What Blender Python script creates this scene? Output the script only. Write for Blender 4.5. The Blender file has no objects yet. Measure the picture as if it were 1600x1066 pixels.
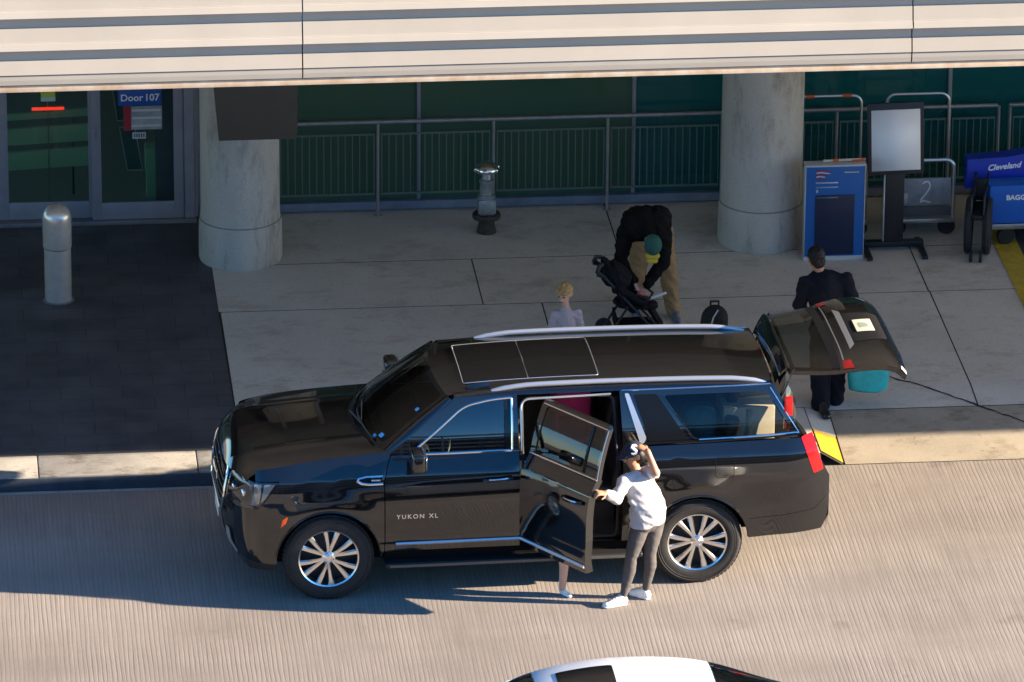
import bpy, bmesh, math, random
from mathutils import Vector, Matrix
from mathutils.geometry import tessellate_polygon
random.seed(7)
SC = bpy.context.scene
COL = SC.collection
R = math.radians

# ------------------------------------------------------------------ camera
cam_d = bpy.data.cameras.new('camera')
cam = bpy.data.objects.new('camera', cam_d); COL.objects.link(cam)
_e, _a, _r = R(21.678), R(5.803), R(0.4134)
fw = Vector((math.sin(_a)*math.cos(_e), math.cos(_a)*math.cos(_e), -math.sin(_e)))
rt = Vector((math.cos(_a), -math.sin(_a), 0)); up = rt.cross(fw)
rt2 = rt*math.cos(_r)+up*math.sin(_r); up2 = -rt*math.sin(_r)+up*math.cos(_r)
M = Matrix((rt2, up2, -fw)).transposed().to_4x4()
M.translation = Vector((-5.44979, -54.6092, 23.905))
cam.matrix_world = M
cam_d.sensor_width = 36.0
cam_d.lens = 10012.47/1600*36
cam_d.clip_start = 1.0; cam_d.clip_end = 3000
SC.camera = cam

# ------------------------------------------------------------------ world, sun, exposure
SUN_EL, SUN_AZ = 18.0, -10.4          # azimuth of the sun from +X, towards +Y
w = bpy.data.worlds.new("World"); SC.world = w; w.use_nodes = True
nt = w.node_tree
sky = nt.nodes.new('ShaderNodeTexSky'); sky.sky_type = 'NISHITA'; sky.sun_disc = False
sky.sun_elevation = R(SUN_EL); sky.sun_rotation = R(90-SUN_AZ)
sky.air_density = 1.0; sky.dust_density = 0.2; sky.ozone_density = 5.0
bg = nt.nodes['Background']; bg.inputs['Strength'].default_value = 0.084
hs = nt.nodes.new('ShaderNodeHueSaturation'); hs.inputs['Saturation'].default_value = 1.18
nt.links.new(sky.outputs[0], hs.inputs['Color']); nt.links.new(hs.outputs[0], bg.inputs[0])
sd = bpy.data.lights.new('sun', 'SUN'); sd.energy = 5.0; sd.angle = R(0.53); sd.color = (1.0, 0.83, 0.62)
sun = bpy.data.objects.new('sun', sd); COL.objects.link(sun)
tosun = Vector((math.cos(R(SUN_AZ))*math.cos(R(SUN_EL)), math.sin(R(SUN_AZ))*math.cos(R(SUN_EL)), math.sin(R(SUN_EL))))
sun.rotation_euler = tosun.to_track_quat('Z', 'Y').to_euler()
sun.location = (30, -10, 30)
SC.view_settings.view_transform = 'Standard'; SC.view_settings.look = 'None'
SC.view_settings.gamma = 1.0
SC.view_settings.exposure = 2.12

# ------------------------------------------------------------------ materials
MATS = {}
def _nodes(name):
    m = bpy.data.materials.new(name); m.use_nodes = True
    n = m.node_tree.nodes; l = m.node_tree.links
    return m, n, l, n['Principled BSDF']
def mat(name, col, rough=0.5, metal=0.0, spec=0.5, var=0.0, vscale=8.0, bump=0.0, bscale=40.0, coat=0.0, col2=None, detail=5.0):
    if name in MATS: return MATS[name]
    m, n, l, p = _nodes(name)
    p.inputs['Roughness'].default_value = rough; p.inputs['Metallic'].default_value = metal
    p.inputs['Specular IOR Level'].default_value = spec
    p.inputs['Coat Weight'].default_value = coat; p.inputs['Coat Roughness'].default_value = 0.03
    p.inputs['Base Color'].default_value = (*col, 1)
    tc = n.new('ShaderNodeTexCoord')
    if var > 0 or col2:
        nz = n.new('ShaderNodeTexNoise'); nz.inputs['Scale'].default_value = vscale; nz.inputs['Detail'].default_value = detail
        nz.inputs['Roughness'].default_value = 0.62
        l.new(tc.outputs['Object'], nz.inputs['Vector'])
        r = n.new('ShaderNodeValToRGB')
        r.color_ramp.elements[0].position = 0.3; r.color_ramp.elements[1].position = 0.72
        c2 = col2 or tuple(c*(1-var) for c in col)
        c1 = col if col2 else tuple(min(1, c*(1+var*0.6)) for c in col)
        r.color_ramp.elements[0].color = (*c2, 1); r.color_ramp.elements[1].color = (*c1, 1)
        l.new(nz.outputs['Fac'], r.inputs[0]); l.new(r.outputs[0], p.inputs['Base Color'])
    if bump > 0:
        b = n.new('ShaderNodeBump'); b.inputs['Strength'].default_value = bump; b.inputs['Distance'].default_value = 0.01
        nb = n.new('ShaderNodeTexNoise'); nb.inputs['Scale'].default_value = bscale; nb.inputs['Detail'].default_value = 4
        l.new(tc.outputs['Object'], nb.inputs['Vector']); l.new(nb.outputs['Fac'], b.inputs['Height'])
        l.new(b.outputs[0], p.inputs['Normal'])
    MATS[name] = m
    return m

def glass_mat(name, tint, refl=1.0, ior=1.5, rough=0.0):
    """tinted sheet glass: Fresnel mirror over a coloured transparent sheet"""
    m = bpy.data.materials.new(name); m.use_nodes = True
    n = m.node_tree.nodes; l = m.node_tree.links
    n.remove(n['Principled BSDF'])
    out = n['Material Output']
    t = n.new('ShaderNodeBsdfTransparent'); t.inputs[0].default_value = (*tint, 1)
    g = n.new('ShaderNodeBsdfGlossy'); g.inputs['Roughness'].default_value = rough; g.inputs[0].default_value = (refl, refl, refl, 1)
    f = n.new('ShaderNodeFresnel'); f.inputs[0].default_value = ior
    mx = n.new('ShaderNodeMixShader')
    l.new(f.outputs[0], mx.inputs[0]); l.new(t.outputs[0], mx.inputs[1]); l.new(g.outputs[0], mx.inputs[2])
    l.new(mx.outputs[0], out.inputs[0])
    MATS[name] = m
    return m

def math_node(n, l, op, a, b=None):
    x = n.new('ShaderNodeMath'); x.operation = op
    for i, v in enumerate((a, b)):
        if v is None: continue
        if isinstance(v, (int, float)): x.inputs[i].default_value = v
        else: l.new(v, x.inputs[i])
    return x.outputs[0]

def road_mat():
    m, n, l, p = _nodes('grooved_concrete')
    tc = n.new('ShaderNodeTexCoord')
    mp = n.new('ShaderNodeMapping'); l.new(tc.outputs['Object'], mp.inputs[0])
    wv = n.new('ShaderNodeTexWave'); wv.wave_type = 'BANDS'; wv.bands_direction = 'X'
    wv.inputs['Scale'].default_value = 7.6; wv.inputs['Distortion'].default_value = 3.2
    wv.inputs['Detail'].default_value = 4.0; wv.inputs['Detail Scale'].default_value = 0.8; wv.inputs['Detail Roughness'].default_value = 0.7
    mp.inputs['Scale'].default_value = (1, 0.12, 1)
    l.new(mp.outputs[0], wv.inputs['Vector'])
    mp2 = n.new('ShaderNodeMapping'); mp2.inputs['Scale'].default_value = (22, 0.8, 1); l.new(tc.outputs['Object'], mp2.inputs[0])
    st = n.new('ShaderNodeTexNoise'); st.inputs['Scale'].default_value = 1.0; st.inputs['Detail'].default_value = 5; st.inputs['Roughness'].default_value = 0.65
    l.new(mp2.outputs[0], st.inputs['Vector'])
    big = n.new('ShaderNodeTexNoise'); big.inputs['Scale'].default_value = 0.55; big.inputs['Detail'].default_value = 6; big.inputs['Roughness'].default_value = 0.6
    l.new(tc.outputs['Object'], big.inputs['Vector'])
    fine = n.new('ShaderNodeTexNoise'); fine.inputs['Scale'].default_value = 45; fine.inputs['Detail'].default_value = 3
    l.new(tc.outputs['Object'], fine.inputs['Vector'])
    gr = n.new('ShaderNodeValToRGB'); gr.color_ramp.elements[0].position = 0.0; gr.color_ramp.elements[1].position = 0.42
    gr.color_ramp.elements[0].color = (0.0, 0.0, 0.0, 1); gr.color_ramp.elements[1].color = (1, 1, 1, 1)
    l.new(wv.outputs['Fac'], gr.inputs[0])
    # base colour: slab tone x streaks x dirt and painted shade in the grooves
    c = n.new('ShaderNodeValToRGB'); c.color_ramp.elements[0].position = 0.3; c.color_ramp.elements[1].position = 0.7
    c.color_ramp.elements[0].color = (0.216, 0.187, 0.163, 1); c.color_ramp.elements[1].color = (0.306, 0.267, 0.237, 1)
    l.new(big.outputs['Fac'], c.inputs[0])
    s1 = math_node(n, l, 'MULTIPLY_ADD', st.outputs['Fac'], 0.55); s1.node.inputs[2].default_value = 0.72
    pt = n.new('ShaderNodeTexNoise'); pt.inputs['Scale'].default_value = 1.1; pt.inputs['Detail'].default_value = 5; l.new(tc.outputs['Object'], pt.inputs['Vector'])
    pr_ = n.new('ShaderNodeValToRGB'); pr_.color_ramp.elements[0].position = 0.35; pr_.color_ramp.elements[1].position = 0.65
    pr_.color_ramp.elements[0].color = (0.25, 0.25, 0.25, 1); pr_.color_ramp.elements[1].color = (1, 1, 1, 1); l.new(pt.outputs['Fac'], pr_.inputs[0])
    inv = math_node(n, l, 'SUBTRACT', 1.0, gr.outputs[0]); dp = math_node(n, l, 'MULTIPLY', inv, pr_.outputs[0])
    s2 = math_node(n, l, 'MULTIPLY_ADD', dp, -0.21); s2.node.inputs[2].default_value = 1.0
    grp = math_node(n, l, 'SUBTRACT', 1.0, dp)
    s3 = math_node(n, l, 'MULTIPLY_ADD', fine.outputs['Fac'], 0.25); s3.node.inputs[2].default_value = 0.875
    s = math_node(n, l, 'MULTIPLY', s1, s2); s = math_node(n, l, 'MULTIPLY', s, s3)
    wear = n.new('ShaderNodeTexNoise'); wear.inputs['Scale'].default_value = 1.0; wear.inputs['Detail'].default_value = 4
    mp3 = n.new('ShaderNodeMapping'); mp3.inputs['Scale'].default_value = (0.16, 0.9, 1); l.new(tc.outputs['Object'], mp3.inputs[0]); l.new(mp3.outputs[0], wear.inputs['Vector'])
    wv2 = math_node(n, l, 'MULTIPLY_ADD', wear.outputs['Fac'], 0.55); wv2.node.inputs[2].default_value = 0.73
    s = math_node(n, l, 'MULTIPLY', s, wv2)
    # a few oily spots and tyre-darkened wheel tracks
    spot = n.new('ShaderNodeTexNoise'); spot.inputs['Scale'].default_value = 1.9; spot.inputs['Detail'].default_value = 9
    l.new(tc.outputs['Object'], spot.inputs['Vector'])
    sr = n.new('ShaderNodeValToRGB'); sr.color_ramp.elements[0].position = 0.64; sr.color_ramp.elements[1].position = 0.80
    sr.color_ramp.elements[0].color = (1, 1, 1, 1); sr.color_ramp.elements[1].color = (0.66, 0.66, 0.66, 1)
    l.new(spot.outputs['Fac'], sr.inputs[0])
    s = math_node(n, l, 'MULTIPLY', s, sr.outputs[0])
    mixc = n.new('ShaderNodeMix'); mixc.data_type = 'RGBA'; mixc.blend_type = 'MULTIPLY'; mixc.inputs[0].default_value = 1.0
    l.new(c.outputs[0], mixc.inputs[6]); l.new(s, mixc.inputs[7])
    l.new(mixc.outputs[2], p.inputs['Base Color'])
    p.inputs['Roughness'].default_value = 0.85; p.inputs['Specular IOR Level'].default_value = 0.25
    h = math_node(n, l, 'MULTIPLY_ADD', st.outputs['Fac'], 0.8); l.new(grp, h.node.inputs[2])
    h2 = math_node(n, l, 'MULTIPLY_ADD', fine.outputs['Fac'], 0.6); l.new(h, h2.node.inputs[2])
    b = n.new('ShaderNodeBump'); b.inputs['Strength'].default_value = 0.24; b.inputs['Distance'].default_value = 0.006
    l.new(h2, b.inputs['Height']); l.new(b.outputs[0], p.inputs['Normal'])
    MATS['road'] = m
    return m

def concrete_mat(name, c1, c2, sc=1.2, stain=0.7, streak=False):
    m, n, l, p = _nodes(name)
    tc = n.new('ShaderNodeTexCoord')
    a = n.new('ShaderNodeTexNoise'); a.inputs['Scale'].default_value = sc; a.inputs['Detail'].default_value = 8; a.inputs['Roughness'].default_value = 0.65
    mp = n.new('ShaderNodeMapping'); mp.inputs['Scale'].default_value = (1, 1, 0.35) if streak else (1, 1, 1)
    l.new(tc.outputs['Object'], mp.inputs[0]); l.new(mp.outputs[0], a.inputs['Vector'])
    r = n.new('ShaderNodeValToRGB'); r.color_ramp.elements[0].position = 0.32; r.color_ramp.elements[1].position = 0.68
    r.color_ramp.elements[0].color = (*c2, 1); r.color_ramp.elements[1].color = (*c1, 1); l.new(a.outputs['Fac'], r.inputs[0])
    b_ = n.new('ShaderNodeTexNoise'); b_.inputs['Scale'].default_value = 3.1; b_.inputs['Detail'].default_value = 6; b_.inputs['Roughness'].default_value = 0.7
    mp2 = n.new('ShaderNodeMapping'); mp2.inputs['Location'].default_value = (7.3, 2.1, 5.5); mp2.inputs['Scale'].default_value = (1, 1, 0.3) if streak else (0.8, 1.2, 1)
    l.new(tc.outputs['Object'], mp2.inputs[0]); l.new(mp2.outputs[0], b_.inputs['Vector'])
    r2 = n.new('ShaderNodeValToRGB'); r2.color_ramp.elements[0].position = 0.34; r2.color_ramp.elements[1].position = 0.48
    r2.color_ramp.elements[0].color = (stain, stain*0.97, stain*0.92, 1); r2.color_ramp.elements[1].color = (1, 1, 1, 1); l.new(b_.outputs['Fac'], r2.inputs[0])
    f = n.new('ShaderNodeTexNoise'); f.inputs['Scale'].default_value = 70; f.inputs['Detail'].default_value = 3; l.new(tc.outputs['Object'], f.inputs['Vector'])
    fr = n.new('ShaderNodeValToRGB'); fr.color_ramp.elements[0].position = 0.25; fr.color_ramp.elements[1].position = 0.6
    fr.color_ramp.elements[0].color = (0.82, 0.82, 0.82, 1); fr.color_ramp.elements[1].color = (1, 1, 1, 1); l.new(f.outputs['Fac'], fr.inputs[0])
    x = n.new('ShaderNodeMix'); x.data_type = 'RGBA'; x.blend_type = 'MULTIPLY'; x.inputs[0].default_value = 1
    l.new(r.outputs[0], x.inputs[6]); l.new(r2.outputs[0], x.inputs[7])
    y = n.new('ShaderNodeMix'); y.data_type = 'RGBA'; y.blend_type = 'MULTIPLY'; y.inputs[0].default_value = 1
    vo = n.new('ShaderNodeTexVoronoi'); vo.inputs['Scale'].default_value = 5.5; vo.inputs['Randomness'].default_value = 1.0; l.new(tc.outputs['Object'], vo.inputs['Vector'])
    vr = n.new('ShaderNodeValToRGB'); vr.color_ramp.elements[0].position = 0.07; vr.color_ramp.elements[1].position = 0.12
    vr.color_ramp.elements[0].color = (0.72, 0.72, 0.72, 1); vr.color_ramp.elements[1].color = (1, 1, 1, 1); l.new(vo.outputs['Distance'], vr.inputs[0])
    z = n.new('ShaderNodeMix'); z.data_type = 'RGBA'; z.blend_type = 'MULTIPLY'; z.inputs[0].default_value = 0.0 if streak else 0.8
    l.new(fr.outputs[0], z.inputs[6]); l.new(vr.outputs[0], z.inputs[7])
    l.new(x.outputs[2], y.inputs[6]); l.new(z.outputs[2], y.inputs[7])
    l.new(y.outputs[2], p.inputs['Base Color'])
    p.inputs['Roughness'].default_value = 0.85; p.inputs['Specular IOR Level'].default_value = 0.3
    bb = n.new('ShaderNodeBump'); bb.inputs['Strength'].default_value = 0.25; bb.inputs['Distance'].default_value = 0.006
    l.new(f.outputs['Fac'], bb.inputs['Height']); l.new(bb.outputs[0], p.inputs['Normal'])
    MATS[name] = m
    return m

def paver_mat():
    m, n, l, p = _nodes('slate_pavers')
    tc = n.new('ShaderNodeTexCoord')
    br = n.new('ShaderNodeTexBrick'); br.offset = 0.5
    br.inputs['Scale'].default_value = 1.0; br.inputs['Brick Width'].default_value = 0.61; br.inputs['Row Height'].default_value = 0.305
    br.inputs['Mortar Size'].default_value = 0.004; br.inputs['Bias'].default_value = 0.0
    br.inputs['Color1'].default_value = (0.094, 0.095, 0.103, 1); br.inputs['Color2'].default_value = (0.074, 0.075, 0.083, 1)
    br.inputs['Mortar'].default_value = (0.042, 0.044, 0.05, 1)
    l.new(tc.outputs['Object'], br.inputs['Vector'])
    nz = n.new('ShaderNodeTexNoise'); nz.inputs['Scale'].default_value = 2.2; nz.inputs['Detail'].default_value = 7; l.new(tc.outputs['Object'], nz.inputs['Vector'])
    r = n.new('ShaderNodeValToRGB'); r.color_ramp.elements[0].color = (0.7, 0.7, 0.7, 1); r.color_ramp.elements[1].color = (1.25, 1.22, 1.18, 1)
    r.color_ramp.elements[0].position = 0.3; r.color_ramp.elements[1].position = 0.75
    l.new(nz.outputs['Fac'], r.inputs[0])
    x = n.new('ShaderNodeMix'); x.data_type = 'RGBA'; x.blend_type = 'MULTIPLY'; x.inputs[0].default_value = 1
    l.new(br.outputs['Color'], x.inputs[6]); l.new(r.outputs[0], x.inputs[7]); l.new(x.outputs[2], p.inputs['Base Color'])
    p.inputs['Roughness'].default_value = 0.72; p.inputs['Specular IOR Level'].default_value = 0.3
    MATS['paver'] = m
    return m

ROAD = road_mat()
SIDEWALK = concrete_mat('sidewalk_concrete', (0.66, 0.615, 0.535), (0.565, 0.525, 0.455), 1.0, 0.80)
RAMPC = concrete_mat('ramp_concrete', (0.40, 0.345, 0.265), (0.32, 0.275, 0.21), 1.6, 0.7)  # darker tan than the sidewalk, toning the sunlit strip down in its colour
CURBC = concrete_mat('curb_concrete', (0.40, 0.38, 0.35), (0.28, 0.265, 0.245), 2.0, 0.6)
COLUMNC = concrete_mat('column_concrete', (0.55, 0.505, 0.44), (0.45, 0.415, 0.362), 2.2, 0.62, True)
PAVER = paver_mat()
PAINT = mat('black_car_paint', (0.0045, 0.0045, 0.0052), 0.05, 0, 0.75, coat=0.7)
GLOSSB = mat('gloss_black', (0.006, 0.006, 0.007), 0.07, 0, 0.5)
CHROME = mat('chrome', (0.82, 0.82, 0.84), 0.10, 1.0)
SATIN = mat('satin_silver', (0.56, 0.57, 0.60), 0.3, 0.75)
RIMM = mat('machined_alloy', (0.78, 0.76, 0.73), 0.22, 1.0)
RUBBER = mat('tyre_rubber', (0.022, 0.021, 0.021), 0.72, 0, 0.35, var=0.3, vscale=25)
PLASTB = mat('black_plastic', (0.014, 0.014, 0.015), 0.5, 0, 0.4)
TRIMD = mat('dark_interior', (0.020, 0.019, 0.020), 0.62, 0, 0.35, var=0.3, vscale=12)
LEATHER = mat('dark_leather', (0.024, 0.022, 0.022), 0.45, 0, 0.45)
HEADLINER = mat('grey_headliner', (0.10, 0.10, 0.10), 0.9)
DARK = mat('underside_black', (0.006, 0.006, 0.006), 0.9, 0, 0.1)
GLASS_F = glass_mat('front_glass', (0.40, 0.46, 0.44), 1.0, 2.0)
GLASS_W = glass_mat('windshield_glass', (0.42, 0.48, 0.45), 1.0, 1.36)
GLASS_D = glass_mat('privacy_glass', (0.18, 0.20, 0.195), 1.0, 1.6)
GLASS_LAMP = glass_mat('lamp_glass', (0.75, 0.75, 0.76), 1.0, 1.7)
REDL = mat('red_lens', (0.46, 0.010, 0.010), 0.12, 0, 0.5)
ORANGEL = mat('orange_lens', (0.85, 0.10, 0.012), 0.15, 0, 0.5)
WHITEP = mat('white_paint', (0.78, 0.78, 0.78), 0.12, 0, 0.5, coat=0.5)
GREYM = mat('grey_metal_frame', (0.30, 0.295, 0.33), 0.45, 0.3, var=0.12, vscale=6)
ALU = mat('brushed_aluminium', (0.52, 0.52, 0.55), 0.36, 0.9, var=0.15, vscale=14)
SILLM = mat('blue_grey_sill', (0.20, 0.23, 0.29), 0.5, 0.2, var=0.25, vscale=5)
PICKET = mat('green_grey_pickets', (0.12, 0.165, 0.145), 0.5, 0.2)
RAILM = mat('railing_metal', (0.36, 0.34, 0.34), 0.4, 0.6, var=0.2, vscale=10)
SKINL = mat('light_skin', (0.62, 0.36, 0.25), 0.5, 0, 0.4, var=0.12, vscale=18)
SKINT = mat('tan_skin', (0.44, 0.21, 0.115), 0.45, 0, 0.45, var=0.15, vscale=18)

# ------------------------------------------------------------------ mesh helpers
def link(o, parent=None):
    COL.objects.link(o)
    if parent is not None: o.parent = parent
    return o
def tag(o, label=None, cat=None, group=None, kind=None):
    if label: o['label'] = label
    if cat: o['category'] = cat
    if group: o['group'] = group
    if kind: o['kind'] = kind
    return o
def thing(name, label, cat, loc=(0, 0, 0), rz=0.0, group=None):
    o = bpy.data.objects.new(name, None); o.location = loc; o.rotation_euler = (0, 0, rz); o.empty_display_size = 0.2
    link(o); return tag(o, label, cat, group)

class MB:
    """collects simple shapes in one bmesh"""
    def __init__(s): s.bm = bmesh.new()
    def box(s, x0, x1, y0, y1, z0, z1, bev=0.0, mtx=None, seg=2):
        r = bmesh.ops.create_cube(s.bm, size=1.0); vs = r['verts']
        for v in vs: v.co = Vector((x0+(v.co.x+.5)*(x1-x0), y0+(v.co.y+.5)*(y1-y0), z0+(v.co.z+.5)*(z1-z0)))
        if bev > 0:
            es = list({e for v in vs for e in v.link_edges})
            q = bmesh.ops.bevel(s.bm, geom=es, offset=bev, segments=seg, affect='EDGES', profile=0.6)
            vs = list({v for f in q['faces'] for v in f.verts} | {v for v in vs if v.is_valid})
        if mtx is not None: bmesh.ops.transform(s.bm, matrix=mtx, verts=vs)
        return s
    def ring_loft(s, rings, cap0=True, cap1=True, closed=True):
        """rings: lists of equal-length points"""
        V = [[s.bm.verts.new(p) for p in r] for r in rings]
        n = len(V[0])
        for a, b in zip(V, V[1:]):
            for i in range(n if closed else n-1):
                j = (i+1) % n
                try: s.bm.faces.new((a[i], a[j], b[j], b[i]))
                except ValueError: pass
        if closed and cap0 and n > 2: s.bm.faces.new(list(reversed(V[0])))
        if closed and cap1 and n > 2: s.bm.faces.new(V[-1])
        return s
    def tube(s, pts, r, n=8, caps=True, flat=None):
        """pipe along a polyline; r number or list; flat=(Vector, k): squash along a direction"""
        pts = [Vector(p) for p in pts]; rings = []
        m = len(pts); prev = None
        for i, p in enumerate(pts):
            if i == 0: t = pts[1]-pts[0]
            elif i == m-1: t = pts[-1]-pts[-2]
            else: t = (pts[i+1]-pts[i]).normalized()+(pts[i]-pts[i-1]).normalized()
            if t.length < 1e-9: t = Vector((0, 0, 1))
            t.normalize()
            if prev is None:
                a = Vector((0, 0, 1)) if abs(t.z) < .9 else Vector((1, 0, 0))
                u = t.cross(a).normalized()
            else:
                u = prev-t*prev.dot(t)
                u = u.normalized() if u.length > 1e-6 else t.orthogonal().normalized()
            prev = u; v = t.cross(u)
            k = 1.0
            if 0 < i < m-1:
                d = (pts[i+1]-pts[i]).normalized().dot(t); k = 1/max(.5, d)
            rr = r[i] if isinstance(r, (list, tuple)) else r
            ring = []
            for j in range(n):
                an = 2*math.pi*j/n
                o = (u*math.cos(an)+v*math.sin(an))*rr*k
                if flat is not None:
                    fd = flat[0].normalized(); o = o-fd*o.dot(fd)*(1-flat[1])
                ring.append(p+o)
            rings.append(ring)
        return s.ring_loft(rings, caps, caps)
    def cyl(s, a, b, r0, r1=None, n=16): return s.tube([a, b], [r0, r1 if r1 is not None else r0], n)
    def lathe(s, prof, n=32, axis='Z', c=(0, 0, 0), caps=True):
        c = Vector(c); rings = []
        for r, h in prof:
            ring = []
            for i in range(n):
                a = 2*math.pi*i/n
                if axis == 'Z': q = Vector((r*math.cos(a), r*math.sin(a), h))
                elif axis == 'Y': q = Vector((r*math.cos(a), h, r*math.sin(a)))
                else: q = Vector((h, r*math.cos(a), r*math.sin(a)))
                ring.append(c+q)
            rings.append(ring)
        return s.ring_loft(rings, caps, caps)
    def ellipsoid(s, c, rad, rot=None, u=16, v=10):
        r = bmesh.ops.create_uvsphere(s.bm, u_segments=u, v_segments=v, radius=1.0)
        m = Matrix.Translation(Vector(c)) @ (rot.to_4x4() if rot is not None else Matrix.Identity(4)) @ Matrix.Diagonal((*rad, 1))
        bmesh.ops.transform(s.bm, matrix=m, verts=r['verts'])
        return s
    def prism(s, pts, vec, bev=0.0):
        """flat polygon (3D points) pushed along vec"""
        vec = Vector(vec)
        a = [s.bm.verts.new(Vector(p)) for p in pts]; b = [s.bm.verts.new(Vector(p)+vec) for p in pts]
        n = len(a); fs = [s.bm.faces.new(list(reversed(a))), s.bm.faces.new(b)]
        for i in range(n):
            j = (i+1) % n; fs.append(s.bm.faces.new((a[i], a[j], b[j], b[i])))
        if bev > 0:
            es = list({e for f in fs[:2] for e in f.edges})
            bmesh.ops.bevel(s.bm, geom=es, offset=bev, segments=2, affect='EDGES', profile=0.6)
        return s
    def quad(s, *p):
        s.bm.faces.new([s.bm.verts.new(Vector(q)) for q in p]); return s
    def build(s, name, material, parent=None, smooth=True, angle=40, recalc=True):
        if recalc: bmesh.ops.recalc_face_normals(s.bm, faces=s.bm.faces[:])
        me = bpy.data.meshes.new(name)
        if smooth:
            lim = R(angle)
            for e in s.bm.edges:
                e.smooth = not (len(e.link_faces) == 2 and e.calc_face_angle(0) > lim)
        s.bm.to_mesh(me); s.bm.free()
        if smooth:
            for p in me.polygons: p.use_smooth = True
        ms = material if isinstance(material, (list, tuple)) else [material]
        for m in ms: me.materials.append(m)
        return link(bpy.data.objects.new(name, me), parent)

def panel(name, polys, fn, material, parent=None, step=(0.08, 0.08), off=0.0, out=(0.1, 0, 0.8), extra_u=(), extra_v=()):
    """2-D polygon (outline + holes) laid on the surface fn(u, v), cut fine, with exact surface normals.
    several panels may be given as a list of polys lists"""
    groups = polys if isinstance(polys[0][0][0], (list, tuple)) else [polys]
    bm = bmesh.new()
    for g in groups:
        flat = [q for pl in g for q in pl]
        tris = tessellate_polygon([[Vector((q[0], q[1], 0)) for q in pl] for pl in g])
        vs = [bm.verts.new((q[0], q[1], 0)) for q in flat]
        for t in tris:
            try: bm.faces.new([vs[i] for i in t])
            except ValueError: pass
    bmesh.ops.remove_doubles(bm, verts=bm.verts[:], dist=1e-6)
    us = [v.co.x for v in bm.verts]; vv = [v.co.y for v in bm.verts]
    def cuts(lo, hi, st): return [k*st for k in range(math.ceil(lo/st), math.floor(hi/st)+1)]
    for c in cuts(min(us), max(us), step[0])+list(extra_u):
        bmesh.ops.bisect_plane(bm, geom=bm.verts[:]+bm.edges[:]+bm.faces[:], plane_co=(c, 0, 0), plane_no=(1, 0, 0), dist=1e-6)
    for c in cuts(min(vv), max(vv), step[1])+list(extra_v):
        bmesh.ops.bisect_plane(bm, geom=bm.verts[:]+bm.edges[:]+bm.faces[:], plane_co=(0, c, 0), plane_no=(0, 1, 0), dist=1e-6)
    h = 1e-3; nor = []; bm.verts.index_update()
    data = []
    for v in bm.verts:
        u0, v0 = v.co.x, v.co.y
        P = fn(u0, v0); n = (fn(u0+h, v0)-fn(u0-h, v0)).cross(fn(u0, v0+h)-fn(u0, v0-h))
        n = n.normalized() if n.length > 1e-14 else Vector((0, 0, 1))
        data.append((P, n))
    C_ = Vector(out)
    if sum(n.dot(P-C_) for P, n in data) < 0: data = [(P, -n) for P, n in data]
    for v, (P, n) in zip(bm.verts, data): v.co = P+n*off
    bm.normal_update()
    s = sum(f.normal.dot(data[f.verts[0].index][1])*f.calc_area() for f in bm.faces)
    if s < 0: bmesh.ops.reverse_faces(bm, faces=bm.faces[:])
    me = bpy.data.meshes.new(name); bm.to_mesh(me); bm.free()
    for p in me.polygons: p.use_smooth = True
    me.normals_split_custom_set_from_vertices([d[1] for d in data])
    me.materials.append(material)
    return link(bpy.data.objects.new(name, me), parent)

def fillet(pts, n=6):
    """polygon of (u, v, r) -> outline with rounded corners"""
    out = []; m = len(pts)
    for i in range(m):
        p = pts[i]; r = p[2] if len(p) > 2 else 0
        P = Vector((p[0], p[1]))
        if r <= 0: out.append((P.x, P.y)); continue
        A = Vector(pts[i-1][:2])-P; B = Vector(pts[(i+1) % m][:2])-P
        d = min(r, A.length*.45, B.length*.45)
        a = P+A.normalized()*d; b = P+B.normalized()*d
        for k in range(n+1):
            t = k/n; q = a*(1-t)**2+P*2*t*(1-t)+b*t*t
            out.append((q.x, q.y))
    return out
def dense(pts, st=0.06, closed=True):
    out = []; m = len(pts)
    for i in range(m if closed else m-1):
        a = Vector(pts[i]); b = Vector(pts[(i+1) % m]); k = max(1, int((b-a).length/st))
        for j in range(k): out.append(tuple(a.lerp(b, j/k)))
    if not closed: out.append(tuple(pts[-1]))
    return out
def text_obj(name, body, size, material, parent, loc, rot, depth=0.004, align='CENTER', shear=0.0, bold=0.0, space=1.0):
    c = bpy.data.curves.new(name, 'FONT'); c.body = body; c.size = size; c.extrude = depth; c.align_x = align; c.align_y = 'CENTER'
    c.shear = shear; c.offset = bold; c.space_character = space; c.resolution_u = 3
    t = bpy.data.objects.new(name+'_src', c); COL.objects.link(t)
    dg = bpy.context.evaluated_depsgraph_get(); dg.update()
    me = bpy.data.meshes.new_from_object(t.evaluated_get(dg))
    bpy.data.objects.remove(t); bpy.data.curves.remove(c)
    me.materials.clear(); me.materials.append(material)
    o = bpy.data.objects.new(name, me); o.location = loc; o.rotation_euler = rot
    return link(o, parent)
def lerp(a, b, t): return a+(b-a)*t
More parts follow.
